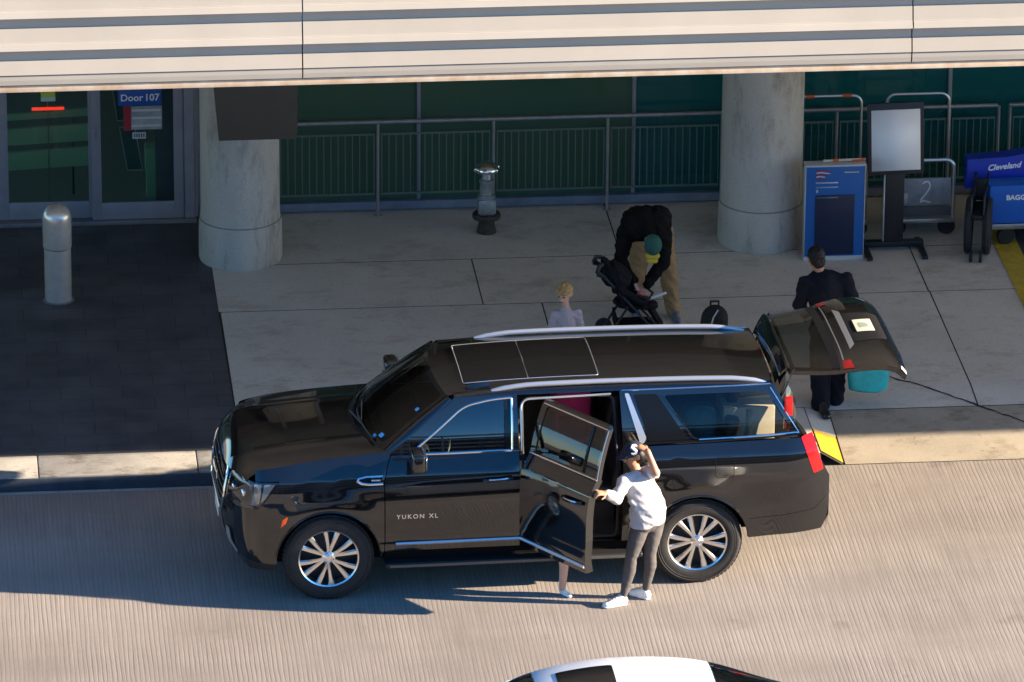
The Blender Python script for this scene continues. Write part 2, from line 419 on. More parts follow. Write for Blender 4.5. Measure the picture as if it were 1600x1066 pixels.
def interp(tab, x):
    """smooth (monotone-ish cubic) table lookup"""
    if x <= tab[0][0]: return tab[0][1]+(x-tab[0][0])*(tab[1][1]-tab[0][1])/(tab[1][0]-tab[0][0])
    if x >= tab[-1][0]: return tab[-1][1]+(x-tab[-1][0])*(tab[-1][1]-tab[-2][1])/(tab[-1][0]-tab[-2][0])
    for i in range(len(tab)-1):
        if tab[i][0] <= x <= tab[i+1][0]:
            x0, y0 = tab[i]; x1, y1 = tab[i+1]; h = x1-x0
            d = (y1-y0)/h
            m0 = ((y1-tab[i-1][1])/(x1-tab[i-1][0])) if i > 0 else d
            m1 = ((tab[i+2][1]-y0)/(tab[i+2][0]-x0)) if i+2 < len(tab) else d
            t = (x-x0)/h; t2 = t*t; t3 = t2*t
            return (2*t3-3*t2+1)*y0+(t3-2*t2+t)*h*m0+(-2*t3+3*t2)*y1+(t3-t2)*h*m1

# ================================================================== THE SETTING
Z0 = 0.15                                   # height of the pavement
YC = 1.73                                   # kerb line
def flat_sheet(name, x0, x1, y0, y1, z, m, kind='structure'):
    b = MB(); b.quad((x0, y0, z), (x1, y0, z), (x1, y1, z), (x0, y1, z))
    return tag(b.build(name, m, smooth=False), kind=kind)
GROUNDM = mat('plain_ground', (0.24, 0.21, 0.185), 0.9, var=0.2, vscale=0.3)
flat_sheet('ground', -600, 600, -600, 600, -0.03, GROUNDM)
flat_sheet('road', -60, 60, -24, YC+0.01, 0.0, ROAD)

def zs(x, y):
    """pavement height: level, with a ramp down to the road on the right"""
    if y > 3.3: return Z0
    t = (3.3-y)/(3.3-YC)
    low = lerp(Z0, 0.008, min(1, t*1.02))
    k = min(1, max(0, (x-3.27)/0.23))
    return lerp(Z0, low, k)
SW = lambda u, v: Vector((u, v, zs(u, v)))
g = 0.007
def rect(x0, x1, y0, y1): return [[(x0+g, y0+g), (x1-g, y0+g), (x1-g, y1-g), (x0+g, y1-g)]]
slabs = []
ROWS = [(7.17, 9.6, [-2.30, 1.955, 6.2]), (5.87, 7.17, [-2.30, 0.4, 4.985, 9.0]), (2.86, 5.87, [-2.28, 1.0, 4.995, 9.0]),
        (YC+.16, 2.86, [-2.27, 0.55, 3.27]), ]
for y0, y1, xs in ROWS:
    for x0, x1 in zip(xs, xs[1:]): slabs.append(rect(x0, x1, y0, y1))
slabs.append(rect(9.0, 16, 2.86, 7.6)); slabs.append([[(3.272, 2.305), (3.505, 2.305), (3.505, 2.855), (3.272, 2.855)]])
slabs.append([[(6.05, 7.6), (16, 7.6), (16, 7.17), (9.0, 7.17), (6.2, 7.17), (6.2, 7.6)]])
sw = panel('sidewalk', slabs, SW, SIDEWALK, out=(0, 4, -9), step=(0.25, 0.2), extra_u=(3.27, 3.5), extra_v=(3.3,))
tag(sw, kind='structure')
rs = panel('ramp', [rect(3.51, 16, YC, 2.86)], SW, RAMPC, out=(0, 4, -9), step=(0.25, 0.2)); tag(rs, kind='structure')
jb = panel('sidewalk_joints', [[(-2.31, YC+.01), (16, YC+.01), (16, 9.6), (-2.31, 9.6)]], lambda u, v: Vector((u, v, zs(u, v)-0.012)), mat('joint_dirt', (0.05, 0.047, 0.042), 0.95), out=(0, 4, -9), step=(0.25, 0.2), extra_u=(3.27, 3.5), extra_v=(3.3,))
tag(jb, kind='structure')
# yellow flared side of the ramp
fl = panel('ramp_flare', [[(3.28, YC+.04), (3.5, YC+.04), (3.5, 2.3), (3.28, 2.3)]], lambda u, v: Vector((u, v, zs(u, v)+0.004)),
           mat('yellow_ramp_paint', (0.50, 0.265, 0.012), 0.6, var=0.18, vscale=14), step=(0.06, 0.1), out=(0, 0, -9))
tag(fl, kind='structure')
# crack running across the ramp
cr = []
random.seed(3)
N = 26
for i in range(N+1):
    t = i/N; x = lerp(4.12, 5.6, t); y = lerp(3.68, 2.30, t)+random.uniform(-.018, .018)
    wd = 0.012+0.010*random.random()
    cr.append((Vector((x, y+wd, zs(x, y)+.004)), Vector((x, y-wd, zs(x, y)+.004))))
b = MB()
for (a0, a1), (b0, b1) in zip(cr, cr[1:]): b.quad(a0, a1, b1, b0)
tag(b.build('sidewalk_crack', mat('crack_dark', (0.02, 0.02, 0.02), 0.95), smooth=False), kind='structure')
# dark paved forecourt in front of the doors
tag(panel('paver_plaza', [[(-30, 2.26), (-2.285, 2.26), (-2.31, 9.0), (-30, 9.0)]], lambda u, v: Vector((u, v, Z0)), PAVER, step=(2, 2), out=(0, 0, -9)), kind='structure')
# kerb: top band and face, cast in lengths
b = MB()
xs = [-30]+[-24+k*1.52 for k in range(15)]
xs = [x for x in xs if x < -2.6]+[-2.28]
for x0, x1 in zip(xs, xs[1:]): b.box(x0+.004, x1-.004, YC, 2.255, -0.02, Z0+0.002, 0.012)
for x0, x1 in zip([-2.28, -0.7, 0.9, 2.4], [-0.7, 0.9, 2.4, 3.27]): b.box(x0+.004, x1-.004, YC, YC+.155, -0.02, Z0+0.002, 0.012)
tag(b.build('kerb', CURBC), kind='structure')
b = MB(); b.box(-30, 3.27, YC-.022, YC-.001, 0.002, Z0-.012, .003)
tag(b.build('kerb_face', mat('steel_kerb_face', (0.055, 0.07, 0.095), .5, .2, var=.35, vscale=5)), kind='structure')  # separate dark blue-grey strip over the front of the kerb
b = MB(); b.box(-30, 3.27, YC-0.06, YC-0.023, -0.02, 0.012, 0.006)
tag(b.build('gutter', CURBC), kind='structure')
# asphalt bay and yellow line on the right
tag(panel('asphalt_bay', [[(6.13, 5.6), (16, 5.6), (16, 8.4), (6.13, 8.4)]], lambda u, v: Vector((u, v, Z0+.004)), mat('asphalt', (0.045, 0.046, 0.05), 0.85, var=.3, vscale=6, bump=.3, bscale=120), step=(2, 2), out=(0, 0, -9)), kind='structure')
b = MB(); b.quad((5.88, 5.2, Z0+.008), (6.13, 5.2, Z0+.008), (6.13, 7.95, Z0+.008), (5.88, 7.95, Z0+.008))
tag(b.build('yellow_line', mat('yellow_line_paint', (0.52, 0.37, 0.03), 0.7, var=.25, vscale=9), smooth=False), kind='structure')

# ------------------------------------------------------------------ upper deck with ribbed fascia
CREAM = mat('cream_cladding', (0.41, 0.37, 0.315), 0.55, 0, 0.3, var=0.07, vscale=1.2, detail=7)
RUSTY = mat('stained_cream_lip', (0.66, 0.56, 0.44), 0.7, var=.0, col2=(0.42, 0.27, 0.15), vscale=3.5, detail=8)
YF = -0.30
deck = thing('upper_deck', 'cream ribbed metal fascia of the deck overhanging the kerb along the top', 'canopy', (0, YF, 4.79))
# profile of the ribbed cladding (y outward = negative, z up from the lip)
prof = [(0.000, 0.020), (-0.020, 0.03), (-0.026, 0.075), (-0.026, 0.118), (0.004, 0.120), (0.004, 0.127)]
zz = 0.127
for k in range(6):
    # cream face, recess shaded by the lap above it, lap, fine line
    prof += [(-0.036, zz+.001), (-0.010, zz+.126), (0.006, zz+.130), (0.010, zz+.236), (-0.070, zz+.240), (-0.050, zz+.296), (-0.040, zz+.298), (-0.040, zz+.304)]
    zz += 0.305
seams = [-30, -11.0, -1.84, 3.69, 13.0, 30]
for x0, x1 in zip(seams, seams[1:]):
    b = MB(); A = []; B_ = []
    for y, z in prof: A.append((x0+.006, y, z)); B_.append((x1-.006, y, z))
    A += [(x0+.006, 0.12, zz), (x0+.006, 0.12, 0.02)]; B_ += [(x1-.006, 0.12, zz), (x1-.006, 0.12, 0.02)]
    b.ring_loft([A, B_]); b.build('fascia_panel', CREAM, deck, smooth=False)
b = MB(); b.box(-30, 30, -0.004, 0.10, -0.045, 0.018, 0.006); b.build('drip_lip', RUSTY, deck)
b = MB(); b.box(-30, 30, 0.13, 7.3, -0.02, 0.5)
b.build('soffit', mat('soffit_concrete', (0.86, 0.83, 0.78), 0.85, var=.12, vscale=2), deck)

b = MB(); b.box(-30, 30, 7.301, 15.2, -0.02, 0.5); b.build('ceiling_panel', mat('dark_ceiling', (0.17, 0.16, 0.145), 0.8, var=.2, vscale=2), deck)  # unseen rear soffit, darkened to deepen the hood and windshield reflections

# ------------------------------------------------------------------ two round columns
def column(x, y, r, h, label):
    c = thing('concrete_column', label, 'column', (x, y, Z0), group='concrete columns under the deck')
    b = MB()
    b.lathe([(r*1.03, 0), (r*1.06, .03), (r*1.05, .40), (r*1.015, .47), (r*1.0, .52), (r, h*.5), (r, h)], 48)
    b.build('shaft', COLUMNC, c)
    b = MB(); b.lathe([(r*1.022, .45), (r*1.034, .452), (r*1.030, .462), (r*1.018, .464)], 48, caps=False); b.build('casting_seam', mat('seam_dark', (0.21, 0.205, 0.19), 0.95), c)
    return c
column(-1.98, 7.42, 0.41, 4.2, 'round concrete column between the sliding doors and the green glass wall')
c2 = column(3.46, 7.48, 0.425, 4.2, 'round concrete column beside the blue podium')

# ------------------------------------------------------------------ green glass wall
YG = 8.72
gw = thing('glass_wall', 'dark green glazed wall with slim mullions behind the railing', 'glass wall', (0, YG, Z0))
def pane_mat(name, c):
    m = bpy.data.materials.new(name); m.use_nodes = True
    n = m.node_tree.nodes; l = m.node_tree.links; q = n['Principled BSDF']
    q.inputs['Base Color'].default_value = (*c, 1); q.inputs['Roughness'].default_value = 0.05; q.inputs['Specular IOR Level'].default_value = 0.7
    t = n.new('ShaderNodeBsdfTransparent'); t.inputs[0].default_value = (0.30, 0.52, 0.42, 1)
    x = n.new('ShaderNodeMixShader'); x.inputs[0].default_value = 0.6
    l.new(t.outputs[0], x.inputs[1]); l.new(q.outputs[0], x.inputs[2]); l.new(x.outputs[0], n['Material Output'].inputs[0])
    return m
PANES = [pane_mat('green_glass', (0.085, 0.175, 0.110)), pane_mat('teal_glass', (0.016, 0.150, 0.150))]
mull = [-2.35, -0.02, 2.26, 3.9, 5.63, 7.9, 10.2, 12.5]
for x0, x1 in zip(mull, mull[1:]):
    b = MB(); b.box(x0+.02, x1-.02, -.008, .008, .12, 1.42); b.box(x0+.02, x1-.02, -.008, .008, 1.48, 3.9)
    b.build('pane', PANES[0] if x0 < 2 else PANES[1], gw, smooth=False)
for x in mull:
    b = MB(); b.box(x-.02, x+.02, -.035, .035, .10, 4.3, .004); b.build('mullion', GREYM, gw)
b = MB(); b.box(-2.33, 12.5, -.03, .03, 1.425, 1.475, .004); b.build('transom', mat('transom_metal', (0.17, 0.16, 0.15), .5, .3), gw)
b = MB(); b.box(-2.35, 12.5, -.09, .05, 0.025, .115, .006); b.build('sill', SILLM, gw)
# what the glass shows: a dark hall
tag(flat_sheet('interior_floor', -9, 13, 8.80, 14.5, Z0+.01, mat('hall_floor', (0.30, 0.32, 0.29), .35)), kind='structure')
hw = thing('hall_back_wall', 'dim green back wall of the hall seen through the glass', 'wall', (2, 14.0, Z0))
b = MB(); b.box(-11, 11, 0, .2, 0, 4.4); 
for x in range(-10, 11, 2): b.box(x, x+.9, -.25, -.001, 0, 4.4)
b.build('wall_face', mat('hall_wall', (0.30, 0.40, 0.33), .7, var=.5, vscale=.5), hw)

random.seed(21)
for i in range(9):
    x = -1.6+i*1.35+random.uniform(-.2, .2); y = random.uniform(10.2, 12.6)
    t = thing('hall_bench', 'dim bench row inside the hall behind the green glass', 'bench', (x, y, Z0+.01), group='benches inside the hall')
    cm = mat('bench_grey', (.30, .33, .30), .5) if i % 2 else mat('bench_dark', (.05, .06, .055), .5)
    b = MB(); b.box(-.5, .5, -.22, .22, .40, .46, .02); b.build('seat', cm, t)
    b = MB(); b.box(-.5, .5, .20, .25, .462, .95, .02); b.build('backrest', cm, t)
    for sx in (-.45, .41):
        b = MB(); b.box(sx, sx+.04, -.2, .2, 0, .399); b.build('leg', cm, t, smooth=False)

# ------------------------------------------------------------------ railings with pickets
def railing(x0, x1, posts, y, label, pick_to=None):
    r = thing('railing', label, 'railing', ((x0+x1)/2, y, Z0), group='railings before the glass wall')
    ox = (x0+x1)/2
    b = MB(); b.tube([(x0-ox, 0, 1.05), (x1-ox-.03, 0, 1.05)], .024, 10); b.build('top_rail', RAILM, r)
    for x in posts:
        b = MB(); b.cyl((x-ox, 0, 0), (x-ox, 0, 1.045), .017, n=10); b.cyl((x-ox, 0, 0), (x-ox, 0, .012), .045, n=12); b.build('post', RAILM, r)
    ps = sorted(posts)
    for a, c in zip(ps, ps[1:]):
        b = MB(); a2 = a-ox+.035; c2 = c-ox-.035
        b.box(a2, c2, -.008, .008, .905, .925); b.box(a2, c2, -.008, .008, .24, .26)
        k = max(2, int((c2-a2)/.073))
        for i in range(k+1):
            x = lerp(a2+.006, c2-.006, i/k); b.box(x-.005, x+.005, -.006, .006, .261, .904)
        b.build('picket_panel', PICKET, r, smooth=False)
    return r
railing(-1.70, 6.15, [-1.68, -.465, .755, 1.965, 3.18, 4.40, 5.60, 6.13], 8.52, 'long steel railing with green pickets between the sliding doors and the blue cover')
railing(6.24, 12.0, [6.25, 7.5, 8.7, 9.9, 11.1, 11.97], 8.52, 'next steel railing starting beyond the gap behind the blue cover')

# ------------------------------------------------------------------ sliding doors
YD = 8.56
sdr = thing('sliding_doors', 'grey framed glass sliding doors at the left with a threshold', 'door', (-3.4, YD, Z0))
DGLASS = glass_mat('door_glass', (0.80, 0.90, 0.85), 1.0, 1.55)
def DX(x): return x+3.4
b = MB(); b.box(DX(-8.5), DX(-2.38), -.10, .16, 0, .045, .006); b.build('threshold', mat('threshold_metal', (0.24, .23, .23), .45, .5, var=.2, vscale=4), sdr)
b = MB()
b.box(DX(-2.50), DX(-2.40), -.07, .13, .05, 3.4, .006); b.box(DX(-2.40)+.001, DX(-2.36), -.04, .10, .05, 3.4, .004)
b.box(DX(-8.5), DX(-2.51), -.07, .13, 2.36, 2.62, .006)
b.build('door_frame', GREYM, sdr)
def leaf(x0, x1, y):
    b = MB(); s = .10
    b.box(x0, x0+s, y-.025, y+.025, .05, 2.35, .004); b.box(x1-s, x1, y-.025, y+.025, .05, 2.35, .004)
    b.box(x0+s+.001, x1-s-.001, y-.024, y+.024, .05, .235, .004); b.box(x0+s+.001, x1-s-.001, y-.024, y+.024, 2.25, 2.35, .004)
    lf = b.build('door_leaf', GREYM, sdr)
    b = MB(); b.box(x0+s-.005, x1-s+.005, y-.006, y+.006, .23, 2.26); b.build('glass', DGLASS, lf, smooth=False)
leaf(DX(-3.47), DX(-2.51), -.035); leaf(DX(-4.44), DX(-3.40), .035); leaf(DX(-5.45), DX(-4.45), .035); leaf(DX(-6.5), DX(-5.46), -.035)
b = MB(); b.box(DX(-3.465), DX(-3.425), -.085, -.061, .95, 1.08, .006); b.build('door_handle', GREYM, sdr)
# lintel and jamb wall beside the doors
lw = thing('lintel_wall', 'plain dark wall above the sliding doors under the deck', 'wall', (-5.4, 8.62, Z0+2.63))
b = MB(); b.box(-3.2, 3.02, -.1, .3, 0, 2.0); b.build('wall_face', mat('dark_lintel', (0.05, .05, .055), .7), lw, smooth=False)
# inside the vestibule; the pale green slanted panels stand in for reflections
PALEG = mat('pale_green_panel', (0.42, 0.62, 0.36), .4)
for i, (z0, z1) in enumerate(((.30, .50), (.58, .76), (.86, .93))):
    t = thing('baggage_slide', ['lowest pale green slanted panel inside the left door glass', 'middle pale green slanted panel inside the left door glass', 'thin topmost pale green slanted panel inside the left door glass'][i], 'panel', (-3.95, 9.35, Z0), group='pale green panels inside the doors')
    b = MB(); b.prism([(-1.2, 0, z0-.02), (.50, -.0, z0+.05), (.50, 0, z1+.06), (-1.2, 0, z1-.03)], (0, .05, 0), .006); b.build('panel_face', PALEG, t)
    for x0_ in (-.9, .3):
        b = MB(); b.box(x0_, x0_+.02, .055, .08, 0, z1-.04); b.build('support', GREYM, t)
t = thing('information_board', 'tall dark board with pale edging leaning inside the right door', 'board', (-3.02, 9.2, Z0))
for z0, z1, sx in ((.34, .83, 0.0), (.90, 1.5, -.10)):
    b = MB(); b.prism([(-.08+sx+.03, 0, z0), (.08+sx+.03, 0, z0), (.03+sx, 0, z1), (-.13+sx, 0, z1)], (0, .02, 0)); p_ = b.build('board_panel', mat('board_green', (.08, .16, .13), .3), t, smooth=False)
    b = MB(); P4 = [(-.08+sx+.03, -.004, z0), (.08+sx+.03, -.004, z0), (.03+sx, -.004, z1), (-.13+sx, -.004, z1)]
    for q0, q1 in zip(P4, P4[1:]+P4[:1]): b.cyl(q0, q1, .006, n=6)
    b.build('edging', mat('pale_edging', (.62, .70, .66), .5), p_)
t = thing('green_bin', 'pale green box standing inside the right door glass', 'box', (-2.72, 9.3, Z0))
b = MB(); b.box(-.16, .16, -.1, .1, .30, .58, .01); b.box(-.15, .15, -.08, .08, 0, .299); b.build('bin_body', PALEG, t)
t = thing('grey_partition', 'plain grey partition inside the right door beside the frame', 'partition', (-2.66, 9.0, Z0))
b = MB(); b.box(-.12, .30, 0, .06, 0, 2.3, .004); b.build('partition_face', mat('grey_partition', (.16, .165, .17), .6, var=.2, vscale=4), t)
t = thing('red_strip_light', 'thin glowing red strip inside the left door glass', 'sign light', (-3.9, 9.1, Z0+1.09))
b = MB(); b.box(-.17, .17, -.02, .02, -.012, .012, .004)
m, n_, l_, p_ = _nodes('red_glow'); p_.inputs['Base Color'].default_value = (.6, .02, .01, 1); p_.inputs['Emission Color'].default_value = (1, .04, .02, 1); p_.inputs['Emission Strength'].default_value = .35
b.build('tube', m, t); b = MB(); b.box(-.006, .006, .021, .03, -1.09, 1.2); b.build('bracket', GREYM, t)
# door number sign and notices on the glass
SIGNB = mat('sign_blue', (0.012, 0.085, 0.36), .4)
WHT = mat('white_print', (.80, .81, .82), .5)
t = thing('door_number_sign', 'blue sign reading Door 107 above the right sliding door', 'sign', (-2.96, 8.42, Z0+1.43))
b = MB(); b.box(-.225, .225, -.012, .012, -.085, .10, .003); pl = b.build('sign_plate', SIGNB, t)
b = MB(); b.box(-.03, .03, -.006, .006, .101, .80); b.build('hanger', GREYM, t)
for w_, x_ in (('Door', -.085), ('107', .125)): text_obj('lettering', w_, .105, WHT, t, (x_, -.0165, 0), (R(90), 0, 0), .002, bold=.002)
t = thing('red_notice', 'grey notice with a red stripe below the blue door sign', 'notice', (-2.93, 8.488, Z0+1.18))
b = MB(); b.box(-.12, .20, -.004, .004, -.13, .13); b.build('notice_sheet', mat('notice_grey', (.33, .36, .36), .5, var=.4, vscale=7), t, smooth=False)
b = MB(); b.box(-.20, -.121, -.004, .004, -.14, .14); b.build('red_stripe', mat('notice_red', (.33, .02, .03), .5), t, smooth=False)
b = MB()
for z in (.085, .0, -.085): b.box(-.11, .19, -.008, -.0045, z-.012, z+.012)
b.build('printed_lines', mat('notice_line', (.55, .56, .55), .5), t, smooth=False)
t = thing('small_white_notice', 'small white notice under the red striped one', 'notice', (-2.97, 8.488, Z0+.985))
b = MB(); b.box(-.07, .07, -.003, .003, -.035, .035); b.build('notice_sheet', mat('notice_white', (.55, .58, .60), .6), t, smooth=False)
b = MB()
for k in range(5): b.box(-.055+k*.024, -.04+k*.024, -.006, -.0035, -.02, .022)
b.build('printed_marks', mat('mark_dark', (.12, .13, .14), .6), t, smooth=False)
t = thing('yellow_green_notice', 'yellow and white sticker on the left sliding door', 'notice', (-3.91, 8.558, Z0+1.43))
b = MB(); b.box(-.075, .075, -.003, .003, -.02, .11); b.build('notice_sheet', mat('lime_sticker', (.50, .55, .06), .5), t, smooth=False)
b = MB(); b.box(-.075, .075, -.003, .003, -.065, -.0205); b.build('white_band', mat('pale_sticker', (.42, .60, .55), .5), t, smooth=False)

# ------------------------------------------------------------------ sign box hanging from the deck
t = thing('hanging_sign', 'blank brown back of a sign box hanging before the left column', 'sign', (-1.86, 6.3, Z0))
HB = mat('brown_sign_back', (0.060, 0.050, 0.040), .6, var=.12, vscale=3)
b = MB(); b.prism([(-.44, 0, 2.30), (-.39, 0, 1.69), (.40, 0, 1.69), (.41, 0, 2.30)], (0, .16, 0), .008); b.build('sign_box', HB, t)
for x in (-.3, .3):
    b = MB(); b.cyl((x, .08, 2.301), (x, .08, 4.25), .03, n=10); b.build('hanger', GREYM, t)

# ------------------------------------------------------------------ across the road (seen only in reflections)
gar = thing('parking_garage', 'long parking garage across the road with open decks', 'garage', (0, -78, 0))
b = MB()
for k in range(5): b.box(-90, 90, -1, 0, 2.6+k*3.1, 3.7+k*3.1)
for x in range(-90, 91, 6): b.box(x-.3, x+.3, -.8, -.2, 0, 15.0)
b.build('deck_edge', mat('garage_concrete', (.30, .29, .28), .85), gar, smooth=False)
b = MB(); b.box(-90, 90, -9, -8.5, 0, 15); b.build('inner_wall', mat('garage_dark', (.05, .05, .055), .9), gar, smooth=False)

# ================================================================== THE BLACK SUV  (x: nose -> tail, y: -1 near side, z up)
suv = thing('suv', 'long black SUV at the kerb with an open rear side door and raised tailgate', 'car', (0, 0, 0), R(1.6308))
CR = [(-2.5, 1.15), (-2.17, 1.165), (-1.42, 1.195), (0, 1.225), (1.2, 1.262), (2.7, 1.278)]
ZC = [(-2.60, 1.20), (-2.40, 1.245), (-2.1, 1.30), (-1.7, 1.345), (-1.30, 1.372), (-1.0, 1.385)]
ZR = [(-.70, 1.858), (-.4, 1.888), (0, 1.908), (.6, 1.918), (1.5, 1.910), (2.1, 1.890), (2.46, 1.862)]
WC = [-1.7035, 1.7035]; WZ = .42; AR = .475
def crease(x): return interp(CR, x)
def zh(x): return interp(ZC, x)
def wl(x, z):
    d = z-crease(x)
    w_ = 1.022
    if d > 0: w_ -= .045+.66*d+.5*d*d
    elif d > -.34: w_ -= .045*((d+.34)/.34)**2.2
    if z < .8: w_ -= .055*((.8-z)/.4)**2
    if x < -2.0: w_ -= .065*((-2.0-x)/.38)**2
    if x > 2.5: w_ -= .10*((x-2.5)/.43)**2
    for c in WC:
        r = math.hypot(x-c, z-WZ)
        if r < .70:
            k = min(1, (.70-r)/.22); m = min(1, max(0, (.06-d)/.30))
            w_ += .013*k*k*(3-2*k)*m*m*(3-2*m)
    # door pressing along the sill
    if -1.25 < x < 1.1: w_ += .010*math.exp(-((z-.60)/.05)**2)
    return w_
def wg(x, z):
    q = z-1.352
    w_ = .882-.20*q-.30*q*q
    if x > 2.1: w_ -= .045*((x-2.1)/.6)**2
    if x < -.5: w_ -= .035*((-.5-x)/.6)**2
    return w_
def zr(x, y): return interp(ZR, x)-.032*(y/.66)**2
def side(s): return lambda u, v: Vector((u, s*wl(u, v), v))
def fascia_x(y, z):
    dz = interp([(.26, .16), (.40, .05), (.55, 0), (.85, -.01), (1.0, .01), (1.12, .05), (1.2, .10)], z)
    return -2.63+.25*(abs(y)/.96)**4+dz*(1-(abs(y)/.96)**4)
def _pf(u, z, s):
    if u <= .96: return Vector((fascia_x(u, z), s*u*(wl(-2.38, z)/.957), z))
    x = u-3.34; return Vector((x, s*wl(x, z), z))
def front(s):
    def f(u, z):
        k = max(0, 1-abs(u-.96)/.20); r = .085*k
        return (_pf(u-r, z, s)+_pf(u, z, s)*2+_pf(u+r, z, s))/4
    return f
def gh(s):
    def f(x, q):
        if q <= 1.84: return Vector((x, s*wg(x, q), q))
        t = q-1.84
        y0 = wg(x, 1.84); p0 = (y0, 1.84); p2 = (.62, zr(x, .62)); p1 = (y0-.022, min(1.885, p2[1]+.004))
        a, b_, c = (1-t)**2, 2*t*(1-t), t*t
        return Vector((x, s*(a*p0[0]+b_*p1[0]+c*p2[0]), a*p0[1]+b_*p1[1]+c*p2[1]))
    return f
def arc(cx, r, a0, a1, n=22): return [(cx+r*math.cos(R(lerp(a0, a1, k/n))), WZ+r*math.sin(R(lerp(a0, a1, k/n)))) for k in range(n+1)]
def join_into(objs, name, parent):
    """merge several one-material panels into one mesh object, keeping their exact normals"""
    V = []; F = []; N_ = []; ms = []; mi = []
    for o in objs:
        me = o.data; base = len(V)
        V += [tuple(v.co) for v in me.vertices]
        vn = [None]*len(me.vertices)
        for lp, cn in zip(me.loops, me.corner_normals): vn[lp.vertex_index] = tuple(cn.vector)
        N_ += [n or (0, 0, 1) for n in vn]
        m = me.materials[0]
        if m not in ms: ms.append(m)
        for p in me.polygons: F.append([base+i for i in p.vertices]); mi.append(ms.index(m))
    me = bpy.data.meshes.new(name); me.from_pydata(V, [], F)
    for m in ms: me.materials.append(m)
    for p, i in zip(me.polygons, mi): p.material_index = i; p.use_smooth = True
    me.normals_split_custom_set_from_vertices(N_)
    for o in objs:
        old = o.data; bpy.data.objects.remove(o); bpy.data.meshes.remove(old)
    return link(bpy.data.objects.new(name, me), parent)

WIN_F = fillet([(-.945, 1.360, .03), (-.44, 1.765, .10), (-.17, 1.812, .12), (.005, 1.820, .02), (-.005, 1.366, .01)])
UP_F = [(-1.125, 1.354), (-.86, 1.575), (-.56, 1.80), (-.52, 1.84), (.055, 1.84), (.055, 1.354)]
WIN_Q = fillet([(1.40, 1.785, .05), (2.36, 1.785, .06), (2.60, 1.415, .06), (1.685, 1.400, .05)])
LAMP = [(.56, 1.155), (.97, 1.168), (1.185, 1.178), (1.04, .985), (.985, .925), (.58, .90)]
body = []
for s in (-1, 1):
    ft = front(s)
    uc = WC[0]+3.34
    ar = [(x+3.34, z) for x, z in arc(WC[0], AR, 187, -5)]
    fend = [(.74, .37), (1.155, .365)]+ar+[(2.146, .38+.08), (2.146, 1.15), (2.185, 1.29), (2.215, 1.354)]
    xs_ = [-1.125-.05*k for k in range(0, 26)]
    fend += [(x+3.34, zh(x)) for x in xs_ if x > -2.37]+[(.972, zh(-2.368)), (.972, 1.172), (1.195, 1.184), (1.05, .985), (.985, .918), (.74, .893)]
    body.append(panel('fender', [fend], ft, PAINT, None, (.05, .04)))
    # rear quarter
    q = [(1.0, .46)]+[(1.0, 1.0), (1.012, 1.354), (2.70, 1.374)]+[(2.745, 1.374), (2.935, 1.0), (2.935, .60), (2.87, .47), (2.19, .44)]
    q += arc(WC[1], AR, 2.5, 175)
    body.append(panel('quarter', [q], side(s), PAINT, None, (.05, .04)))
    # roof side, pillars
    g_ = gh(s)
    body.append(panel('cant', [[(-.52, 1.84), (2.43, 1.84), (2.43, 2.84), (-.52, 2.84)]], g_, PAINT, None, (.1, .12)))
    if s < 0: uq = [(1.0, 1.84), (2.43, 1.84), (2.70, 1.376), (1.02, 1.356)]
    else: uq = [(.075, 1.84), (2.43, 1.84), (2.70, 1.376), (.075, 1.356)]
    holes = [WIN_Q]
    if s > 0: holes.append(fillet([(.12, 1.81, .04), (1.02, 1.81, .05), (1.24, 1.38, .04), (.12, 1.37, .02)]))
    body.append(panel('upper', [uq]+holes, g_, PAINT, None, (.08, .06)))
    # A pillar outer skin between windshield and door frame
def ws(s_, t):
    b0 = Vector((-1.385+.205*s_*s_, .79*s_, 1.412-.035*s_*s_)); b1 = Vector((-.665+.085*s_*s_, .655*s_, 1.868-.030*s_*s_))
    p = b0.lerp(b1, t); n = Vector((-.55, 0, .83)); return p+n*(.035*4*t*(1-t)*(1-.5*s_*s_))
for s in (-1, 1):
    def ap(t, k, s=s):
        a = ws(s, t); x = lerp(-1.125, -.545, t); z = lerp(1.354, 1.82, t)-.0
        b_ = Vector((x, s*wg(x, z), z)); m = a.lerp(b_, k)
        return m+Vector((-.35, s*.6, .6))*(.022*4*k*(1-k))
    body.append(panel('apillar', [[(0, 0), (1, 0), (1, 1), (0, 1)]], ap, PAINT, None, (.08, .2)))
# roof skin
rf = lambda x, y: Vector((x, y, zr(x, y)))
def rfx(u, v):           # u 0..1 along, v -1..1 across; front edge follows the windshield
    f = ws(v, 1.0); x = lerp(f.x, 2.445-.03*v*v, u); y = lerp(f.y, .62*v, min(1, u*6)); 
    z = lerp(f.z, zr(x, y), min(1, u*8)); return Vector((x, y, z))
roof = panel('roof', [[(0, -1), (1, -1), (1, 1), (0, 1)]], rfx, PAINT, suv, (.03, .1))
body_o = join_into(body, 'body', suv)
# hood
def hd(u, v):
    xe = lerp(-1.125, -2.368, u); ye = wl(xe, zh(xe))
    xk = -1.43+.305*v*v; xf = -2.60+.232*v**4
    x = lerp(xk, xf, u); y = v*ye
    z = zh(xe)+.026*(1-v*v)+.006*math.exp(-((abs(v)-.60)/.07)**2)*min(1, 4*(1-u))
    if u > .86: z -= (.115-.085*v**4)*((u-.86)/.14)**2
    return Vector((x, y, z))
panel('hood', [[(0, -1), (1, -1), (1, 1), (0, 1)]], hd, PAINT, suv, (.02, .04))
